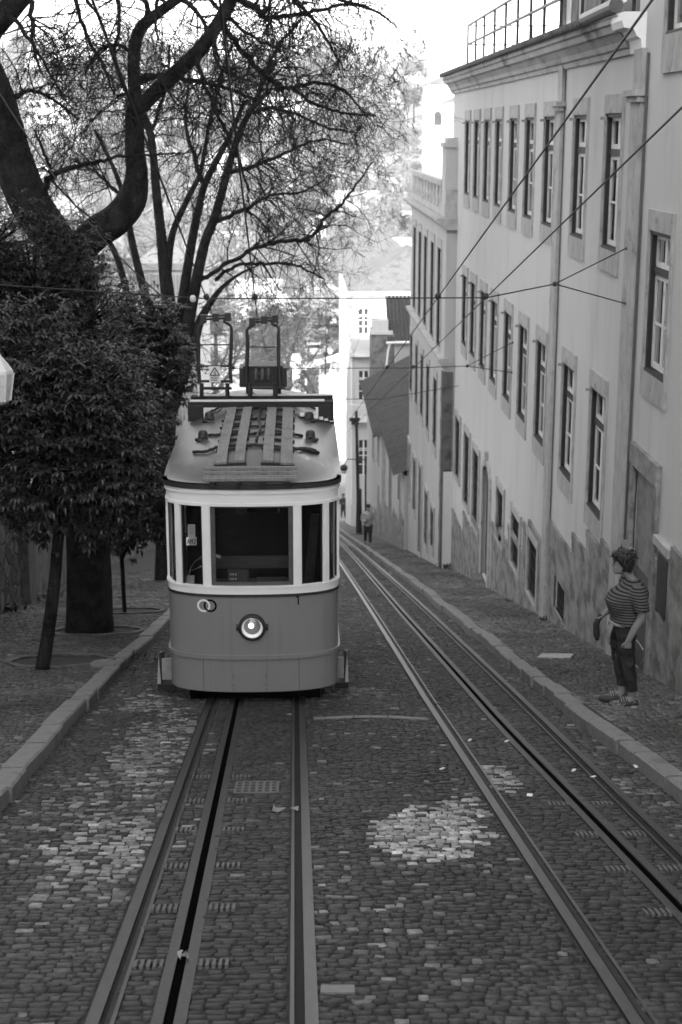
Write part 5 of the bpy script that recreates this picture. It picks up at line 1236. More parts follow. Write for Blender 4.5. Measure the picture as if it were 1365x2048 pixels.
leafy('evergreen_tree', 'leafy dark evergreen with slim leaning trunk in the nearest tree pit', b1,
      ([(84, 1345, 16), (95, 1280, 14), (108, 1180, 13), (116, 1090, 12), (124, 980, 11), (130, 860, 9), (130, 760, 6)], Y1),
      [E_(95, 900, Y1 + .3, 190, 170, 1.2), E_(45, 780, Y1 + .6, 160, 165, 1.1), E_(205, 960, Y1 + .2, 110, 125, .9), E_(170, 800, Y1 + .5, 130, 130, 1.0)], 21, 430, 8, 8, .135, .024)
bs = PG(247, 1225, .12); Ys = bs.y
leafy('evergreen_tree', 'thin stemmed young evergreen standing between the big trunk and the tram', bs,
      ([(250, 1230, 4.5), (246, 1150, 4.5), (243, 1060, 4.5), (250, 940, 4.5), (262, 840, 4)], Ys),
      [E_(325, 720, Ys + .3, 50, 110, .7), E_(250, 660, Ys + .3, 80, 80, .8), E_(290, 900, Ys, 75, 190, .8), E_(285, 730, Ys + .2, 80, 110, .8), E_(250, 1010, Ys, 80, 90, .8), E_(320, 1000, Ys, 48, 90, .7)], 22, 320, 8, 8, .14, .026)
bt = Vector((-6.1, 21.3, zr(21.3) + 2.4))
leafy('evergreen_tree', 'broad evergreen behind the rubble wall filling the left edge above the slim tree', bt,
      ([(-275, 930, 16), (-220, 800, 14), (-130, 700, 12), (-30, 620, 9), (60, 560, 5)], 21.3),
      [E_(70, 590, 21.2, 150, 150, .9), E_(160, 660, 21, 120, 130, .8), E_(-20, 500, 21.6, 150, 120, 1.0), E_(10, 720, 21.2, 190, 130, 1.0), E_(215, 740, 21, 95, 120, .7), E_(-80, 620, 21.3, 160, 200, 1.0), E_(120, 480, 21.6, 70, 70, .6)], 23, 520, 8, 8, .10, .016, .3)
# sunlit bare trees on the terrace beyond
TB = [(-9.5, 62, 13), (-13, 74, 15), (-8.5, 84, 14), (-17, 66, 14), (-11, 98, 16), (-20, 92, 15), (-15.5, 54, 12), (-7.5, 70, 12), (-12, 50, 13), (-9, 56, 11), (-22, 76, 15), (-6.8, 92, 13), (-16, 84, 16)]
tb0 = None
for i, (x, y, h) in enumerate(TB):
    lab = 'sunlit pale bare tree on the terrace beyond the dark trunks on the left'
    z = zr(y) + 2.5
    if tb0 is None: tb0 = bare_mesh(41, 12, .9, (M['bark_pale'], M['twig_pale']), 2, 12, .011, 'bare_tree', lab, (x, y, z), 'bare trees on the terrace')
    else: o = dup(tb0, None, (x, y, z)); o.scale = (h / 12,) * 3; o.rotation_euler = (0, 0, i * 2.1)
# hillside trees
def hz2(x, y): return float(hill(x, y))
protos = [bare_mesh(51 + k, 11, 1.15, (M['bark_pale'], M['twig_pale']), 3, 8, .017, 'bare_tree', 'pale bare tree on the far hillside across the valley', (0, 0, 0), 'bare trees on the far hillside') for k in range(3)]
rngH = random.Random(77); used = [False] * 3; cnt = 0
while cnt < 190:
    Y = rngH.uniform(215, 620); px = rngH.uniform(-40, 850); x = PY(px, 500, Y).x; z = hz2(x, Y) if Y > 262 else ZV - .1
    s = rngH.uniform(.75, 1.3) * (1.0 if Y < 400 else 1.15); k = rngH.randrange(3)
    o = protos[k] if not used[k] else dup(protos[k]); used[k] = True
    o.location = (x, Y, z); o.scale = (s, s, s); o.rotation_euler = (0, 0, rngH.uniform(0, 6.28)); cnt += 1
def round_leafy(label, loc, H, seed, lm, group=None, n=60):
    rng = random.Random(seed); t = thing('leafy_tree', loc, label, 'tree', group); tk = MB(); lf = MB(); tk.tube([(0, 0, -1), (0, 0, H * .5)], [H * .03, H * .02], 7)
    ells = [(Vector((rng.uniform(-.15, .15) * H, rng.uniform(-.15, .15) * H, H * rng.uniform(.4, .75))), Vector((H * .28, H * .28, H * .24))) for _ in range(4)]
    crown_leaves(lf, ells, rng, n, 9, 5, H * .045, H * .014, .3, crad=H * .07)
    tk.build('trunk', M['bark'], t, local=True); lf.build('crown', lm, t, local=True); return t
lt = None
for i, (px, Y, h) in enumerate([(700, 262, 11), (668, 275, 12), (640, 330, 12), (560, 300, 12), (520, 360, 13), (470, 290, 12), (590, 420, 14), (720, 470, 14), (780, 440, 12), (430, 470, 14), (300, 330, 13), (200, 380, 15), (120, 300, 14), (350, 420, 14), (825, 480, 12), (655, 520, 14)]):
    x = PY(px, 500, Y).x; z = hz2(x, Y)
    if lt is None: lt = round_leafy('darker leafy tree among the bare trees on the far hillside', (x, Y, z), 11, 61, M['leaf_far'], 'leafy trees on the far hillside')
    else: o = dup(lt, None, (x, Y, z)); o.scale = (h / 11,) * 3; o.rotation_euler = (0, 0, i * 1.7)
dk = None
for i, (x, y, h) in enumerate([(-9.5, 47, 8), (-12.5, 58, 9), (-8, 52, 6.5), (-14, 66, 9)]):
    z = zr(y) + 2.5
    if dk is None: dk = round_leafy('dark leafy tree on the terrace behind the huge plane tree limbs', (x, y, z), 8, 63, M['leaf'], 'dark leafy trees on the terrace', 130)
    else: o = dup(dk, None, (x, y, z)); o.scale = (h / 8,) * 3; o.rotation_euler = (0, 0, i * 1.3)
for i, (px, Y, h) in enumerate([(745, 300, 10), (690, 240, 10), (610, 240, 9), (540, 250, 11), (455, 240, 10), (640, 390, 12), (790, 330, 11), (840, 390, 12), (770, 540, 13), (700, 590, 13), (600, 560, 14), (500, 540, 14), (400, 560, 14), (260, 560, 15), (120, 540, 15), (40, 420, 14), (320, 260, 10), (230, 270, 11), (810, 600, 13)]):
    x = PY(px, 500, Y).x; o = dup(lt, None, (x, Y, hz2(x, Y))); o.scale = (h / 11, h / 11, h / 13); o.rotation_euler = (0, 0, i * 2.3)
lg = None
for i in range(75):
    px = rngH.uniform(-20, 840); Y = rngH.uniform(230, 610); x = PY(px, 500, Y).x; h = rngH.uniform(7, 13)
    z = hz2(x, Y) if Y > 262 else ZV
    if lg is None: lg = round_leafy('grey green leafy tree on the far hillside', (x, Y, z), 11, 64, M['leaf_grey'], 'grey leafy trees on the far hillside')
    else: o = dup(lg, None, (x, Y, z)); o.scale = (h / 10, h / 10, h / 11); o.rotation_euler = (0, 0, i * 2.7)
for i, (px, Y, h) in enumerate([(470, 205, 8), (505, 190, 9), (545, 205, 8), (575, 188, 10), (618, 200, 9), (655, 190, 8), (690, 205, 9), (430, 190, 10), (395, 205, 9), (530, 175, 7), (600, 172, 8)]):
    x = PY(px, 600, Y).x; o = dup(lt if i % 2 else lg, None, (x, Y, ZV)); o.scale = (h / 11,) * 3; o.rotation_euler = (0, 0, i * 1.9)
    o['label'] = 'leafy tree in the square at the valley floor before the far hillside'; o['group'] = 'trees of the valley square'
# bushy trees of the square
for i, (px, Y, h, sd) in enumerate([(645, 140, 12, 71), (600, 155, 13, 72)]):
    x = PY(px, 700, Y).x
    bare_mesh(sd, h, 1.2, (M['bark'], M['twig_mid']), 3, 9, .012, 'bare_tree', ('dense twiggy tree beside the white balcony house at the square', 'twiggy tree behind the tram roof collectors at the square')[i], (x, Y, ZV))
# ------------------------------------------------------------------ LEFT SIDE AND STREET THINGS
def wall_long(name, label, x, y0, y1, h, th, m, top=.0):
    t = thing(name, (x, (y0 + y1) / 2, zr((y0 + y1) / 2)), label, 'wall'); k = MB(); n = max(1, int((y1 - y0) / 2)); r = []
    for i in range(n + 1):
        y = y0 + (y1 - y0) * i / n; z = zr(y); r.append([Vector((x, y, z - .4)), Vector((x + .04, y, z + h * .5)), Vector((x, y, z + h)), Vector((x - th, y, z + h)), Vector((x - th, y, z - .4))])
    k.loft(r); k.build('face', m, t)
    c = MB(); c.loft([[p + d for p, d in ((q[2], Vector((.06, 0, .002))), (q[2], Vector((.06, 0, .12))), (q[3], Vector((-.05, 0, .12))), (q[3], Vector((-.05, 0, .002))))] for q in r]); c.build('coping', M['kerb'], t)
    return t
wall_long('rubble_wall', 'rough rubble stone retaining wall along the left pavement edge', -5.45, 2, 28.4, 2.7, .5, M['rubble'])
wall_long('retaining_wall', 'lower plastered wall continuing downhill beyond the rubble wall', -5.7, 28.5, 58, 2.4, .45, M['stucco_worn'])
bp_ = MB(); bp_.box(-5.9, -5.3, 28.3, 29.0, zr(29) - .4, zr(28.4) + 2.9); bp_.box(-5.95, -5.25, 28.25, 29.05, zr(28.4) + 2.9, zr(28.4) + 3.05)
tag(bp_.build('gate_pier', M['stone_dark'], loc=(-5.6, 28.6, zr(28.6))), 'dark stone pier where the rubble wall ends by the slim tree', 'pier')
mb = MB(); ys = list(np.arange(-10, 111, 3.0)); xs = [-5.5, -7, -10, -16, -30, -60]
for y in ys:
    for x in xs: mb.v.append((x, float(y), zr(y) + 2.35 + .03 * (x + 5.5) * math.sin(y * .3)))
for i in range(len(ys) - 1):
    for j in range(len(xs) - 1): k = len(xs); mb.f.append((i * k + j, i * k + j + 1, (i + 1) * k + j + 1, (i + 1) * k + j))
kind(mb.build('terrace_ground', M['earth']), 'structure')
# tree pits: stone ring and soil
for i, (p, rx, ry) in enumerate([(WPITS[0], .68, .68), (WPITS[1], .74, .72), (WPITS[2], .6, .6)]):
    k = MB(); N_ = 22; ring = []
    for j in range(N_ + 1):
        a = 2 * math.pi * j / N_; c, s = math.cos(a), math.sin(a); rr = 1 + .03 * math.sin(j * 2.3)
        ring.append([Vector((p.x + c * (rx + d) * rr, p.y + s * (ry + d) * rr, zr(p.y + s * (ry + d)) + .12 + h)) for d, h in ((-.06, -.08), (-.06, .022), (.05, .022), (.05, -.08))])
    k.loft(ring, cap=False); kind(k.build('tree_pit_edge', M['stone_dark']), 'structure')
    k = MB(); cvs = [(p.x, p.y, zr(p.y) + .10)]
    for j in range(N_): a = 2 * math.pi * j / N_; y = p.y + math.sin(a) * ry; cvs.append((p.x + math.cos(a) * rx, y, zr(y) + .075))
    k.add(cvs, [(0, 1 + j, 1 + (j + 1) % N_) for j in range(N_)]); kind(k.build('tree_pit_soil', M['earth']), 'structure')
pc = PG(207, 1330, .125); k = MB(); k.lathe((pc.x, pc.y, pc.z - .05), [(.16, 0), (.17, .03), (.165, .075), (.15, .08)], 24)
k2 = k.build('drain_cover', M['kerb'], loc=pc); tag(k2, 'small round pale cover at the end of the nearest tree pit edging', 'drain cover')
# lit-up pale building with ribbed front, seen between the trunks
YBB = 66; a, b = PY(330, 560, YBB), PY(392, 560, YBB)
t = thing('ribbed_building', (a.x, YBB, zr(YBB)), 'pale building with vertical ribs glimpsed between the dark trunks left of the collectors', 'building')
k = MB(); zt = PY(360, 540, YBB).z; x0, x1 = a.x - 1.2, PY(394, 560, YBB).x; k.box(x0, x1, YBB, YBB + 9, zr(YBB) - 3, zt)
k.build('wall', M['pale'], t); k = MB()
for i in range(18): x = x0 + (x1 - x0) * i / 18; k.box(x, x + .05, YBB - .07, YBB + .01, zr(YBB) - 1, zt - .2)
k.box(x0 - .1, x1 + .1, YBB - .15, YBB + 9.1, zt + .002, zt + .3); k.build('rib', M['cornice'], t)
# tall unseen block added on the terrace so that its shade covers the street
t = thing('shade_block', (-30, -5, 2), 'tall pale unseen block added on the terrace behind the viewer to shade the street', 'building')
hA_ = [(y - .6, y + .6, z, z + 1.7) for y in np.arange(-58, 22, 3.2) for z in np.arange(-1, 18, 3.3)]
k = MB(); sheet(k, -13, -62, 25, -12, 20.5, [], 0); k.v = k.v; b0 = MB()
b0.box(-48, -13.2, 7.5, 25, -12, 20.5); b0.box(-48, -13.2, -62, 7.49, -12, 26); b0.build('wall', M['pale'], t)
b0 = MB(); b0.box(-48.3, -12.8, 7.6, 25.3, 20.5, 20.9); b0.box(-48.3, -12.8, -62.3, 7.5, 26.002, 26.4); b0.build('roof', M['tile'], t)
b0 = MB()
for y0, y1, z0, z1 in hA_: b0.box(-13.21, -13.14, y0, y1, z0, z1)
b0.build('window', M['inside'], t)
# overhead wires
HW = 2.2 / math.cos(math.atan(.2348)) + ZC
def zwire(y): return HW - .2348 * y
def clampbox(p, parent, s=.05):
    k = MB(); k.lathe((p.x, p.y, p.z - s), [(s * .4, 0), (s, s * .5), (s, s * 1.4), (s * .5, s * 2)], 10); k.build('clamp', M['iron'], parent, True)
CW = [(185, 0, 375, 497, 'leftmost contact wire, running down to the left bow collector of the tram'), (440, 0, 515, 636, 'contact wire running down to the right bow collector of the tram'),
      (1305, 0, 875, 597, 'left contact wire of the pair slanting across the long building'), (1385, 195, 980, 588, 'right contact wire of the pair slanting across the long building')]
lines = []
for x0, y0, x1, y1, lab in CW:
    def hit(px, py):       # point of the wire plane above the track
        d = ray(px, py); return EYE + d * ((HW - ZC) / (d.z + .2348 * d.y))
    A, B = hit(x0, y0), hit(x1, y1); d = (B - A) / (B.y - A.y); lines.append((A, d))
    yend = 21.0 if x0 < 600 else 85
    P0, P1 = A + d * (-8 - A.y), A + d * (yend - A.y); k = MB(); pts = []
    for i in range(25): q = P0.lerp(P1, i / 24); pts.append(q)
    k.tube(pts, .0075, 5); o = k.build('contact_wire', M['iron'], loc=A); tag(o, lab, 'wire', 'contact wires over the tracks')
def on_line(i, y): A, d = lines[i]; return A + d * (y - A.y)
def span(ycl, py, label, rightx, forks, left_px):
    pts = [on_line(i, ycl) for i in range(4)]
    t = thing('span_wire', pts[1], label, 'wire'); k = MB()
    k.tube([PY(left_px[0], left_px[1], ycl + 1.5)] + pts + [rightx], .008, 5)
    for f in forks: k.tube([rightx, f], .008, 5)
    k.build('wire', M['iron'], t)
    for p in pts: clampbox(p + Vector((0, 0, .02)), t, .036)
    clampbox(rightx, t, .03)
    for f in forks: h = MB(); h.bar(f, f + Vector((.12, 0, 0)), .04); h.build('wall_hook', M['iron'], t)
    if not forks: pass
    h = MB(); p = pts[0] + Vector((-.09, 0, 0)); h.lathe((p.x - .07, p.y, p.z), [(.02, -.04), (.035, -.02), (.035, .02), (.02, .04)], 10); h.build('insulator', M['pale'], t)
    return t
yc1 = (ray(515, 597).y * ((HW - ZC) / (ray(515, 597).z + .2348 * ray(515, 597).y)))
span(yc1, 597, 'nearer cross wire with clamps hung between the trees and the right hand wall', PX(1110, 568, XF - 1.0), [PX(1252, 497, XF - .08), PX(1250, 607, XF - .08)], (-150, 560))
yc2 = (ray(560, 737).y * ((HW - ZC) / (ray(560, 737).z + .2348 * ray(560, 737).y)))
span(yc2, 737, 'farther cross wire low over the tram roof, fixed to the long building', PX(935, 732, XF - .9), [PX(1025, 685, XF - .02), PX(1023, 745, XF - .02)], (100, 745))
yc3 = 39.0
pts = [on_line(i, yc3) for i in (2, 3)]; k = MB(); k.tube([Vector((-5.6, yc3 + 1, pts[0].z + .3)), Vector((pts[0].x - 2.5, yc3, pts[0].z + .02)), pts[0], pts[1], Vector((XF + .02, yc3, pts[1].z + .35))], .009, 5)
tag(k.build('span_wire', M['iron'], loc=pts[0]), 'third cross wire farthest down the street at the corner of the long building', 'wire')
k = MB(); a, b = PY(-30, 140, 16), PY(345, 610, yc1); k.tube([a.lerp(b, i / 12) + Vector((0, 0, -.25 * math.sin(math.pi * i / 12))) for i in range(13)], .008, 5)
tag(k.build('guy_wire', M['iron_grey'], loc=a), 'thin slack wire sloping through the trees at the upper left', 'wire')
# wall lantern at the left edge on its post
YL = 12.5; c = PY(-5, 770, YL); gz = zr(YL) + .12
t = thing('street_lantern', (c.x, YL, gz), 'pale glass street lantern at the left edge in front of the evergreen', 'street lamp')
def lz(py): return PY(0, py, YL).z
def lr(px): return PY(px, 770, YL).x - c.x
k = MB(); k.lathe((c.x, YL, 0), [(lr(14) * .8, lz(808)), (lr(19), lz(801)), (lr(23), lz(776)), (lr(28), lz(747))], 8); k.build('glass_shade', M['lantern'], t)
k = MB(); k.lathe((c.x, YL, 0), [(lr(29), lz(747)), (lr(28), lz(740)), (lr(20), lz(729)), (lr(9), lz(715)), (lr(2), lz(704)), (lr(-1), lz(692)), (.012, lz(680))], 8); k.build('cap', M['lantern'], t)
k = MB()
for j in range(8):
    a = 2 * math.pi * j / 8; k.tube([(c.x + r * math.cos(a), YL + r * math.sin(a), z) for r, z in ((lr(19) + .004, lz(801)), (lr(28) + .004, lz(747)))], .008, 5)
k.build('rib', M['pale'], t)
k = MB(); k.lathe((c.x, YL, 0), [(.02, lz(815)), (.04, lz(811)), (.03, lz(808))], 12); xq = c.x - .75; k.tube([(c.x, YL, lz(680)), (c.x, YL, lz(640)), (c.x - .25, YL, lz(610)), (xq, YL, lz(640))], .022, 8); k.build('arm', M['iron'], t); k = MB(); k.lathe((xq, YL, 0), [(.13, gz - .05), (.13, gz + .3), (.07, gz + .45), (.05, gz + 1.2), (.04, lz(560))], 12); k.build('post', M['iron'], t)
# slim utility pole
gp_ = Vector((3.05, 75, zr(75) + .12)); tp = PY(713, 822, gp_.y)
t = thing('utility_pole', gp_, 'slim dark wooden pole with crossarm on the pavement far down the street', 'pole')
k = MB(); k.tube([gp_ + Vector((0, 0, -.2)), tp], [.10, .07], 10); k.tube([gp_, gp_ + Vector((0, 0, 2.4))], [.17, .13], 10); k.build('shaft', M['pole_wood'], t)
k = MB()
for dy, w in ((838, 14), (845, 10)): q = PY(713, dy, gp_.y); k.bar(q + Vector((-w * gp_.y / F, -.1, 0)), q + Vector((w * .5 * gp_.y / F, -.1, 0)), .16)
k.build('crossarm', M['pole_wood'], t)
k = MB(); k.box(gp_.x - .4, gp_.x + .3, gp_.y - .4, gp_.y + .3, gp_.z - .1, gp_.z + .12); k.build('base', M['iron'], t)
# oval lamp hood on the wall beside the tram corner
YO = 80; c = PY(688, 936, YO); t = thing('hanging_lamp', c, 'dark oval lamp hood showing just beside the right front corner of the tram roof', 'street lamp')
k = MB(); k.ell(c, .22, .22, .2, 14, 7); k.build('hood', M['iron'], t, True); k = MB(); k.ell(c - Vector((0, 0, .16)), .17, .17, .16, 12, 6); k.build('globe', M['lantern'], t, True)
k = MB(); k.tube([c + Vector((0, 0, .1)), c + Vector((.2, 0, .5)), c + Vector((1.2, .0, .45))], .03, 6); k.tube([c + Vector((1.2, 0, .5)), Vector((c.x + 1.2, YO, zr(YO)))], .05, 6); k.build('bracket', M['iron'], t)
# ironwork and odd stones set in the road
def slab(name, label, cat, pts, h, m, th=.05, group=None):
    k = MB(); b = [PG(x, y) for x, y in pts]; k.loft([[Vector((p.x, p.y, zr(p.y) - th)) for p in b], [Vector((p.x, p.y, zr(p.y) + h)) for p in b]]); o = k.build(name, m, loc=b[0]); return tag(o, label, cat, group)
slab('stone_bar', 'short pale stone bar set in the cobbles right of the nearest rail', 'stone', [(641, 1987), (711, 1987), (709, 1972), (643, 1972)], .008, M['kerb'])
for i, (a, b) in enumerate((((628, 1440), (707, 1436)), ((709, 1436), (775, 1436)), ((777, 1436), (857, 1441)))):
    slab('edging_strip', ('left', 'middle', 'right')[i] + ' length of the thin curved stone edging in front of the tram', 'stone strip', [(a[0], a[1]), (b[0], b[1]), (b[0], b[1] - 4), (a[0], a[1] - 4)], .008, M['kerb'])
t = thing('access_cover', PG(510, 1578), 'square cast iron access cover with grid pattern between the rails', 'cover'); p0, p1 = PG(470, 1589), PG(557, 1566)
k = MB()
k.add([(p0.x, p0.y, zr(p0.y) + .006), (p1.x, p0.y, zr(p0.y) + .006), (p1.x, p1.y, zr(p1.y) + .006), (p0.x, p1.y, zr(p1.y) + .006)], [(0, 1, 2, 3)]); k.build('plate', M['rail_edge'], t)
k = MB()
for i in range(7): x = p0.x + (p1.x - p0.x) * i / 6; k.bar((x, p0.y, zr(p0.y) + .011), (x, p1.y, zr(p1.y) + .011), .022, .012)
for i in range(5): y = p0.y + (p1.y - p0.y) * i / 4; k.bar((p0.x, y, zr(y) + .010), (p1.x, y, zr(y) + .010), .02, .012)
k.build('grid', M['iron_grey'], t)
slab('pavement_slab', 'flat pale slab in the right pavement before the striped woman', 'slab', [(1075, 1333), (1140, 1334), (1148, 1326), (1085, 1325)], .135, M['stone'])
def crumple(name, label, px, py, w, h, m, o=.01, n=5):
    c = PG(px, py, o); k = MB(); rng = random.Random(px); 
    for i in range(n):
        p = c + Vector((rng.uniform(-w, w), rng.uniform(-w, w), 0)); p.z = zr(p.y) + o; q = [p + Vector((rng.uniform(-w, w) * .8, rng.uniform(-w, w) * .8, rng.uniform(0, h))) for _ in range(5)]
        k.v += [tuple(x) for x in q]; b = len(k.v) - 5; k.f += [(b, b + 1, b + 2), (b, b + 2, b + 3), (b, b + 3, b + 4)]
    return tag(k.build(name, m, loc=c), label, 'litter')
crumple('crumpled_wrapper', 'crumpled shiny wrapper stuck in the cable slot of the near track', 360, 1912, .032, .045, M['cloth_mid'], .01, 7)
crumple('paper_scrap', 'torn white paper scraps by the right kerb', 1296, 1540, .07, .04, M['paper'], .01, 9)
crumple('dry_leaf', 'dry pale leaf lying beside the right rail of the near track', 572, 1618, .07, .03, M['cloth_pale'], .012, 3)
crumple('white_block', 'white rubble lump in the gutter beside the tram step', 302, 1324, .05, .10, M['kerb'], .02, 9)
k = MB()
for (px, py, m_) in [(885, 1537, 0), (1014, 1482, 0), (1148, 1540, 0), (1060, 1590, 0), (1230, 1500, 0), (1187, 1553, 0), (1305, 1555, 0), (940, 1480, 0)]:
    p = PG(px, py, .008); a = R.uniform(0, 3); k.obox(p, (.022 * math.cos(a), .022 * math.sin(a), 0), (-.014 * math.sin(a), .014 * math.cos(a), -.003), (0, 0, .004))
kind(k.build('street_litter', M['paper']), 'stuff')
# tufts of weeds at the foot of the walls
def tufts(name, spots):
    k = MB(); rng = random.Random(5)
    for x, y, s in spots:
        z = zr(y) + .11
        for _ in range(14):
            a = rng.uniform(0, 6.28); d = Vector((math.cos(a) * .6, math.sin(a) * .6, 1.1)); leaf(k, Vector((x + rng.gauss(0, s), y + rng.gauss(0, s), z)), d, Vector((0, 0, 1)), s * 1.6, s * .3)
    return kind(k.build(name, M['leaf']), 'stuff')
tufts('weeds', [(XC + .1, YC0 - .15, .12), (XC + .25, YC0 - .3, .1), (4.1, 33, .05), (4.1, 28, .05), (4.12, 24, .06), (4.1, 17.9, .05), (-5.3, 24, .1), (-5.3, 26.5, .12), (-2.1, 17.7, .05), (-2.2, 19.2, .06), (-5.2, 29.5, .14)])
# ------------------------------------------------------------------ PEOPLE
def fuse(mb, voxel, mat_, name, parent=None, it=6, fac=.5):
    me = bpy.data.meshes.new('tmp'); me.from_pydata(mb.v, [], mb.f); me.update(); ob = bpy.data.objects.new('tmp', me); COL.objects.link(ob)
    r = ob.modifiers.new('r', 'REMESH'); r.mode = 'VOXEL'; r.voxel_size = voxel
    s = ob.modifiers.new('s', 'SMOOTH'); s.iterations = it; s.factor = fac
    dg = bpy.context.evaluated_depsgraph_get(); dg.update(); m2 = bpy.data.meshes.new_from_object(ob.evaluated_get(dg)); bpy.data.objects.remove(ob); bpy.data.meshes.remove(me)
    m2.name = name; m2.materials.clear(); m2.materials.append(mat_); m2.polygons.foreach_set('use_smooth', [True] * len(m2.polygons))
    o = bpy.data.objects.new(name, m2); COL.objects.link(o)
    if parent is not None: o.parent = parent
    return o
def oval(c, rx, ry, n=18, tilt=0.0): return [Vector((c[0] + rx * math.cos(2 * math.pi * k / n), c[1] + ry * math.sin(2 * math.pi * k / n), c[2] + tilt * math.sin(2 * math.pi * k / n))) for k in range(n)]
def vec(*a): return Vector(a)
def limb(mb, pts, rad, n=12, off=0.0):
    p, r = smooth_path([Vector(q) for q in pts], rad, 4); mb.tube(p, [x + off for x in r], n)
def torso(mb, J, off=0.0):
    mb.loft([oval((J['c'][i][0], J['c'][i][1], J['c'][i][2]), J['c'][i][3] + off, J['c'][i][4] + off) for i in range(len(J['c']))])
def hand(mb, wrist, fwd, side, s=1.0, curl=.9):
    """palm with four fingers and a thumb; fwd runs wrist to knuckles, side points to the thumb"""
    fwd = Vector(fwd).normalized(); side = (Vector(side) - fwd * Vector(side).dot(fwd)).normalized(); nn = fwd.cross(side); w = Vector(wrist)
    mb.loft([[w + fwd * t + side * (a * b) * s + nn * (c * d) * s for a, c in ((-1, -1), (1, -1), (1, 1), (-1, 1))] for t, b, d in ((-.01, .026, .018), (.04 * s, .038, .017), (.085 * s, .04, .014))])
    for i, (o, L) in enumerate(((.030, .070), (.010, .078), (-.010, .072), (-.030, .056))):
        p = w + fwd * .08 * s + side * o * s; a = curl * .55; pts = [p]; d = fwd.copy(); ang = .25
        for k in range(3): ang += a; q = (fwd * math.cos(ang) + nn * math.sin(ang)); pts.append(pts[-1] + q * L * s / 3)
        mb.tube(pts, [.0095 * s, .009 * s, .0085 * s, .007 * s], 8)
    p = w + fwd * .03 * s + side * .034 * s; mb.tube([p, p + (side * .7 + fwd * .8 + nn * .3) * .035 * s, p + (side * .55 + fwd * 1.5 + nn * .8) * .045 * s], [.012 * s, .010 * s, .008 * s], 8)
def head(mb, c, s, yaw=0.0):
    """face along -y before yaw"""
    def rot(v): cy, sy = math.cos(yaw), math.sin(yaw); return Vector((c[0] + v[0] * cy - v[1] * sy, c[1] + v[0] * sy + v[1] * cy, c[2] + v[2]))
    prof = [(-.118, -.052, .026, .022), (-.112, -.048, .040, .036), (-.085, -.030, .058, .066), (-.05, -.012, .066, .084), (-.01, -.004, .070, .090), (.03, -.002, .074, .095), (.07, .004, .072, .092), (.10, .008, .058, .074), (.118, .008, .034, .042)]
    mb.loft([[rot((rx * s * math.cos(2 * math.pi * k / 20), (y0 + ry * math.sin(2 * math.pi * k / 20)) * s, z * s)) for k in range(20)] for z, y0, rx, ry in prof])
    mb.loft([[rot((x * s, y * s, z * s)) for x, y, z in r] for r in ([(-.006, -.088, .02), (.006, -.088, .02), (.006, -.08, .02), (-.006, -.08, .02)], [(-.014, -.112, -.028), (.014, -.112, -.028), (.012, -.08, -.028), (-.012, -.08, -.028)], [(-.012, -.098, -.040), (.012, -.098, -.040), (.01, -.08, -.044), (-.01, -.08, -.044)])])
    mb.loft([[rot((x * s, y * s, z * s)) for x, y, z in r] for r in ([(-.022, -.088, -.062), (.022, -.088, -.062), (.02, -.06, -.062), (-.02, -.06, -.062)], [(-.020, -.094, -.072), (.020, -.094, -.072), (.02, -.06, -.074), (-.02, -.06, -.074)], [(-.02, -.084, -.084), (.02, -.084, -.084), (.02, -.06, -.084), (-.02, -.06, -.084)])])
    for sg in (-1, 1):
        mb.loft([[rot(((sg * (.068 + d)) * s, (.012 + .022 * math.cos(2 * math.pi * k / 10)) * s, (-.012 + .034 * math.sin(2 * math.pi * k / 10)) * s)) for k in range(10)] for d in (-.01, .012)])
    return rot
def face_bits(rot, s, parent):
    k = MB()
    for sg in (-1, 1): p = rot((sg * .031 * s, -.0865 * s, .006 * s)); k.ell(p, .0115 * s, .0115 * s, .007 * s, 8, 5); k.ell(rot((sg * .031 * s, -.088 * s, .028 * s)), .018 * s, .018 * s, .004 * s, 8, 4)
    k.build('eyes', M['hair'], parent, True, local=True)
def hair_cap(c, s, yaw, parent, vol=.018, back=.0, fringe=.0):
    k = MB(); cy, sy = math.cos(yaw), math.sin(yaw); rng = random.Random(4)
    def rot(v): return Vector((c[0] + v[0] * cy - v[1] * sy, c[1] + v[0] * sy + v[1] * cy, c[2] + v[2]))
    for z, y0, rx, ry in ((-.05 - back, .045, .058, .055), (-.02, .035, .074, .068), (.02, .026, .08, .078), (.05, .012, .082, .094), (.08, .004, .078, .098), (.11, .004, .064, .082), (.132, .004, .036, .046)):
        pass
    rings = []
    for z, y0, rx, ry in ((-.06 - back, .050, .056, .050), (-.03, .040, .074, .066), (.02, .030, .081, .078), (.045 + fringe, .012, .084, .098), (.08, .002, .082, .106), (.112, .004, .066, .086), (.134, .006, .034, .046)):
        rings.append([rot(((rx + vol * .4 + .006 * rng.uniform(-1, 1)) * s * math.cos(2 * math.pi * j / 22), (y0 + (ry + vol * .4 + .007 * rng.uniform(-1, 1)) * math.sin(2 * math.pi * j / 22)) * s, (z + vol * .3) * s)) for j in range(22)])
    k.loft(rings)
    for _ in range(240):
        a = rng.uniform(0, 6.28); t = rng.uniform(.02, .125); e = math.sqrt(max(0, 1 - ((t - .02) / .125) ** 2)); p = rot(((.080 * e) * math.cos(a) * s, (.008 + .095 * e * math.sin(a)) * s, t * s + .01))
        if t < .05 and math.sin(a) < -.3: continue
        o_ = (p - Vector(c)).normalized(); d = (o_ * .55 + Vector((rng.gauss(0, .6), rng.gauss(0, .6), rng.gauss(-.25, .45)))); k.tube([p - o_ * .01, p + d * .02 * s, p + d * .036 * s + Vector((0, 0, -.012))], [.0105 * s, .009 * s, .003 * s], 5)
    return fuse(k, .0055 * s, M['hair'], 'hair', parent, 1)
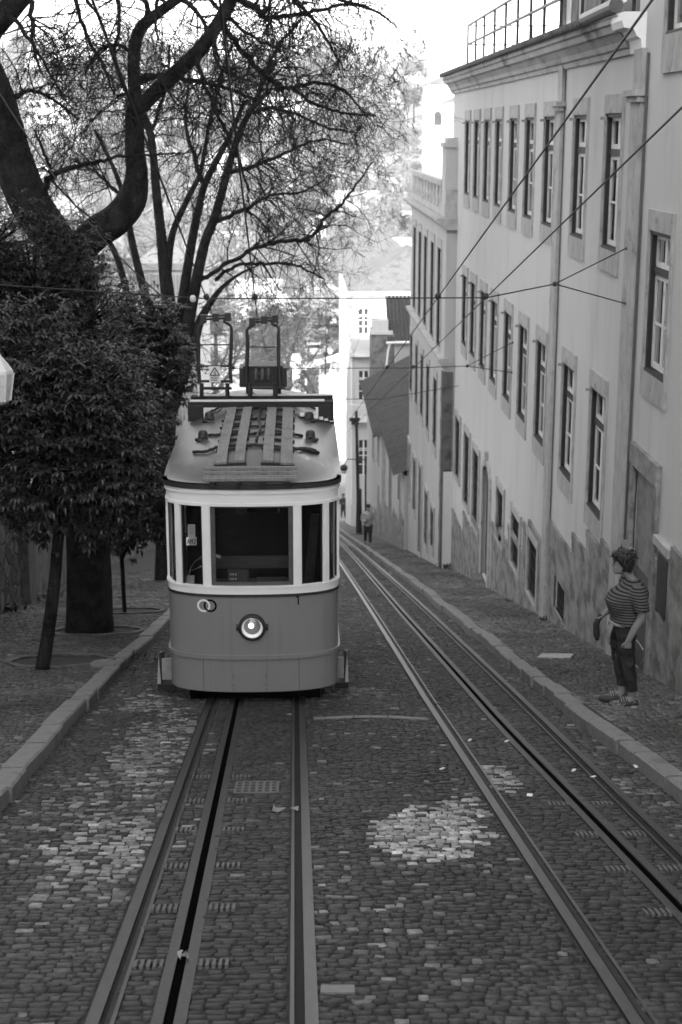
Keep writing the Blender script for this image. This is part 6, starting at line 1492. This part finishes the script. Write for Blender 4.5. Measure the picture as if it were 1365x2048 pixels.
def shoe(parent, heel, toe, s=1.0):
    heel, toe = Vector(heel), Vector(toe); d = (toe - heel); L = d.length; d.normalize(); sd = Vector((-d.y, d.x, 0)).normalized()
    def sec(t, w, z0, z1): p = heel + d * L * t; return [p + sd * w * a + Vector((0, 0, z0 + (z1 - z0) * b)) for a, b in ((-1, 0), (1, 0), (1, .35), (.75, .8), (.3, 1), (-.3, 1), (-.75, .8), (-1, .35))]
    k = MB(); k.loft([sec(0, .026 * s, .02, .07), sec(.06, .036 * s, .018, .10), sec(.25, .04 * s, .018, .105), sec(.45, .043 * s, .018, .088), sec(.7, .05 * s, .018, .066), sec(.9, .044 * s, .02, .052), sec(1, .022 * s, .026, .04)])
    o = k.build('shoe', M['shoe'], parent, True, local=True); k = MB(); k.loft([sec(-.02, .03 * s, 0, .02), sec(.08, .041 * s, 0, .022), sec(.4, .044 * s, 0, .022), sec(.7, .054 * s, 0, .022), sec(.9, .048 * s, .002, .022), sec(1.02, .024 * s, .008, .026)]); k.build('sole', M['sole'], o, local=True)
    k = MB()
    for t in (.42, .5, .58): a = sec(t, .035 * s, .07, .088 - (t - .42) * .12); k.bar(a[7], a[2], .008); k.bar(a[7] + Vector((0, 0, .02)), a[3] + Vector((0, 0, .005)), .007)
    k.build('laces', M['lace'], o, local=True)
# ---- woman in the striped jersey, in profile looking down the street; local -y is where she faces
wp = PG(1240, 1407, .125)
hgt = PY(1232, 1100, wp.y).z - wp.z; KS = hgt / 1.665
body = MB()
Jw = {'c': [(0, .005, .74, .15, .12), (0, .005, .82, .185, .145), (0, .03, .90, .185, .145), (0, .03, .98, .175, .145), (0, .015, 1.06, .18, .165), (0, .015, 1.14, .195, .19), (0, .045, 1.22, .205, .17), (0, .08, 1.29, .175, .115), (0, .08, 1.335, .095, .07), (0, .065, 1.362, .058, .052)]}
torso(body, Jw, -.012); limb(body, [(0, .08, 1.32), (0, .04, 1.38), (0, -.01, 1.45)], [.055, .047, .048])
hc = (0, -.045, 1.522)
rot = head(body, hc, .95, -.2)
armL = [(.185, .085, 1.265), (.235, .115, 1.14), (.25, .12, 1.02), (.245, .06, .90), (.235, .005, .775)]; rL = [.062, .056, .046, .041, .031]
armR = [(-.185, .055, 1.265), (-.25, .06, 1.14), (-.265, .05, 1.03), (-.245, -.06, .97), (-.21, -.16, .92)]; rR = [.062, .056, .046, .04, .030]
limb(body, armL, rL); limb(body, armR, rR)
hand(body, armL[-1], (-.05, -.10, -.95), (0, -1, -.2), 1.0, 1.5); hand(body, armR[-1], (.25, -.6, -.75), (1, -.2, .2), 1.0, 1.6)
legL = [(.088, .01, .80), (.09, .02, .62), (.085, .055, .42), (.082, .095, .22), (.08, .105, .07)]; rl_ = [.094, .076, .056, .048, .038]
legR = [(-.088, -.005, .80), (-.09, -.02, .62), (-.085, -.005, .43), (-.085, .035, .22), (-.085, .03, .07)]
limb(body, legL, rl_); limb(body, legR, rl_)
for y in (.10, .025): pass
body.lathe((.08, .08, .0), [(.04, .03), (.045, .06), (.04, .10)], 10); body.lathe((-.085, .01, .0), [(.04, .03), (.045, .06), (.04, .10)], 10)
woman = fuse(body, .009, M['skin'], 'person', None, 4)
woman.location = wp; woman.rotation_euler = (0, 0, math.radians(-90)); woman.scale = (KS,) * 3
tag(woman, 'person in a striped jersey and dark jeans standing on the right pavement', 'person')
sh = MB(); torso(sh, {'c': [(a, b, c, d * 1.04, e * (1.10 if c < 1.28 else 1.0)) for a, b, c, d, e in Jw['c'][2:]]}, .014)
for arm, r in ((armL, rL), (armR, rR)): p, q = smooth_path([Vector(a) for a in arm], r, 4); sh.tube([Vector((arm[0][0] * .7, arm[0][1], arm[0][2] + .01))] + p[:7], [.07] + [x + .026 for x in q[:7]], 14)
fuse(sh, .009, M['striped'], 'jersey', woman, 5)
tr = MB(); tr.loft([oval((0, .005, z), rx, ry) for z, rx, ry in ((.72, .14, .10), (.80, .18, .135), (.88, .185, .145), (.93, .18, .14))])
for leg in (legL, legR):
    p, q = smooth_path([Vector(a) for a in leg], rl_, 4); tr.tube(p[:-3], [x + .014 + .006 * math.sin(i * 2.1) for i, x in enumerate(q[:-3])], 14)
fuse(tr, .010, M['denim'], 'jeans', woman, 4)
face_bits(rot, .95, woman); hair_cap(hc, 1.02, -.2, woman, .03, .02, -.012)
shoe(woman, (.08, .165, 0), (.07, -.125, 0), 1.22); shoe(woman, (-.085, .09, 0), (-.095, -.20, 0), 1.22)
k = MB(); k.tube([(.06, -.115, .93), (.07, -.15, .84), (.05, -.165, .76), (.04, -.15, .67)], [.03, .042, .045, .02], 10, ell=.5); k.tube([(-.02, -.12, .93), (-.02, -.16, .82), (-.03, -.15, .72)], [.03, .04, .02], 10, ell=.5); k.tube([(.17, -.02, .905), (.13, -.11, .905), (0, -.15, .905), (-.13, -.11, .905)], .018, 8)
fuse(k, .009, M['cloth_pale'], 'tied_sweater', woman, 4)
k = MB(); q = Vector(armR[-1]) + Vector((.02, -.07, -.08)); k.tube([q + Vector((.0, .03, .08)), q + Vector((.03, -.02, -.02)), q + Vector((.02, -.01, -.14)), q + Vector((.02, .0, -.2))], [.035, .055, .06, .03], 10, ell=.6)
bag = fuse(k, .009, M['cloth_dark'], 'dark_pouch', None, 3); bag.location = wp; bag.rotation_euler = (0, 0, math.radians(-90)); bag.scale = (KS,) * 3
tag(bag, 'small dark pouch held at the hip by the person in the striped jersey', 'pouch')
# ---- people far down the pavement
def walker(px, py, ptop, label, topm, botm, rz, long_coat=False, bag_=False, stride=.12):
    p = PG(px, py, .12); h = PY(px, ptop, p.y).z - p.z; s = h / 1.70
    b = MB(); J = {'c': [(0, 0, .80, .15, .11), (0, 0, .90, .165, .12), (0, .0, 1.02, .15, .105), (0, -.01, 1.18, .175, .12), (0, 0, 1.33, .185, .11), (0, .01, 1.41, .10, .07), (0, .01, 1.45, .06, .055)]}
    torso(b, J, -.012); limb(b, [(0, .01, 1.42), (0, 0, 1.5), (0, -.01, 1.54)], [.055, .052, .052]); rt_ = head(b, (0, -.015, 1.585), .95)
    aL = [(.18, 0, 1.36), (.235, .02, 1.2), (.25, .02, 1.07), (.24, -.06, .95), (.22, -.12, .84)]; aR = [(-.18, 0, 1.36), (-.235, .02, 1.2), (-.24, .02, 1.07), (-.19, -.12, 1.02), (-.10, -.2, 1.06)]
    ra = [.055, .05, .042, .037, .029]; limb(b, aL, ra); limb(b, aR, ra); hand(b, aL[-1], (0, -.3, -1), (0, -1, 0)); hand(b, aR[-1], (.9, -.3, .2), (0, 0, 1))
    lL = [(.085, 0, .84), (.09, -stride * .4, .64), (.09, -stride * .5, .46), (.09, -stride * .7, .25), (.09, -stride, .07)]; lR = [(-.085, 0, .84), (-.09, 0, .64), (-.09, stride * .1, .46), (-.09, stride * .7, .26), (-.09, stride, .08)]
    rg = [.10, .085, .062, .054, .042]; limb(b, lL, rg); limb(b, lR, rg)
    o = fuse(b, .014, M['skin'], 'person', None, 3); o.location = p; o.rotation_euler = (0, 0, rz); o.scale = (s,) * 3; tag(o, label, 'person')
    c = MB(); torso(c, {'c': J['c'][(0 if long_coat else 1):]}, .022)
    for arm in (aL, aR): u, v = smooth_path([Vector(a) for a in arm], ra, 4); c.tube(u[:-1], [x + .018 for x in v[:-1]], 12)
    fuse(c, .013, topm, 'jacket', o, 4)
    t = MB(); t.loft([oval((0, 0, z), rx, ry) for z, rx, ry in ((.76, .14, .10), (.84, .17, .125), (.94, .165, .12))])
    for leg in (lL, lR): u, v = smooth_path([Vector(a) for a in leg], rg, 4); t.tube(u[:-1], [x + .016 for x in v[:-1]], 12)
    fuse(t, .013, botm, 'trousers', o, 3)
    face_bits(rt_, .95, o); hair_cap((0, -.01, 1.59), 1.02, 0, o, .03, .05)
    shoe(o, (.09, -stride + .05, 0), (.10, -stride - .20, 0)); shoe(o, (-.09, stride + .05, .0), (-.10, stride - .20, .0))
    if bag_:
        k = MB(); k.ell((.24, .12, 1.12), .14, .13, .25, 12, 7); k.build('backpack', M['cloth_dark'], o, True, local=True)
    return o
walker(736, 1088, 1010, 'person in a pale jacket and dark trousers walking up the right pavement', M['cloth_mid'], M['denim'], .1, True)
walker(687, 1035, 988, 'person in black with a bulky bag just beside the tram corner', M['cloth_dark'], M['cloth_dark'], .3, False, True)
walker(700, 1034, 1003, 'small dark figure standing behind the person with the bulky bag', M['denim'], M['denim'], -.6)
# ------------------------------------------------------------------ air between the street and the far hillside
hz_ = MB(); hz_.box(-705, 705, -66, 1205, ZV - 12, 95)
hm = bpy.data.materials.new('haze'); hm.use_nodes = True; hn = hm.node_tree.nodes; hn.remove(hn['Principled BSDF'])
pv = hn.new('ShaderNodeVolumePrincipled'); pv.inputs['Color'].default_value = (.9, .9, .9, 1); pv.inputs['Density'].default_value = .0003; pv.inputs['Anisotropy'].default_value = .2
hm.node_tree.links.new(pv.outputs[0], hn['Material Output'].inputs['Volume'])
kind(hz_.build('haze', hm), 'stuff')
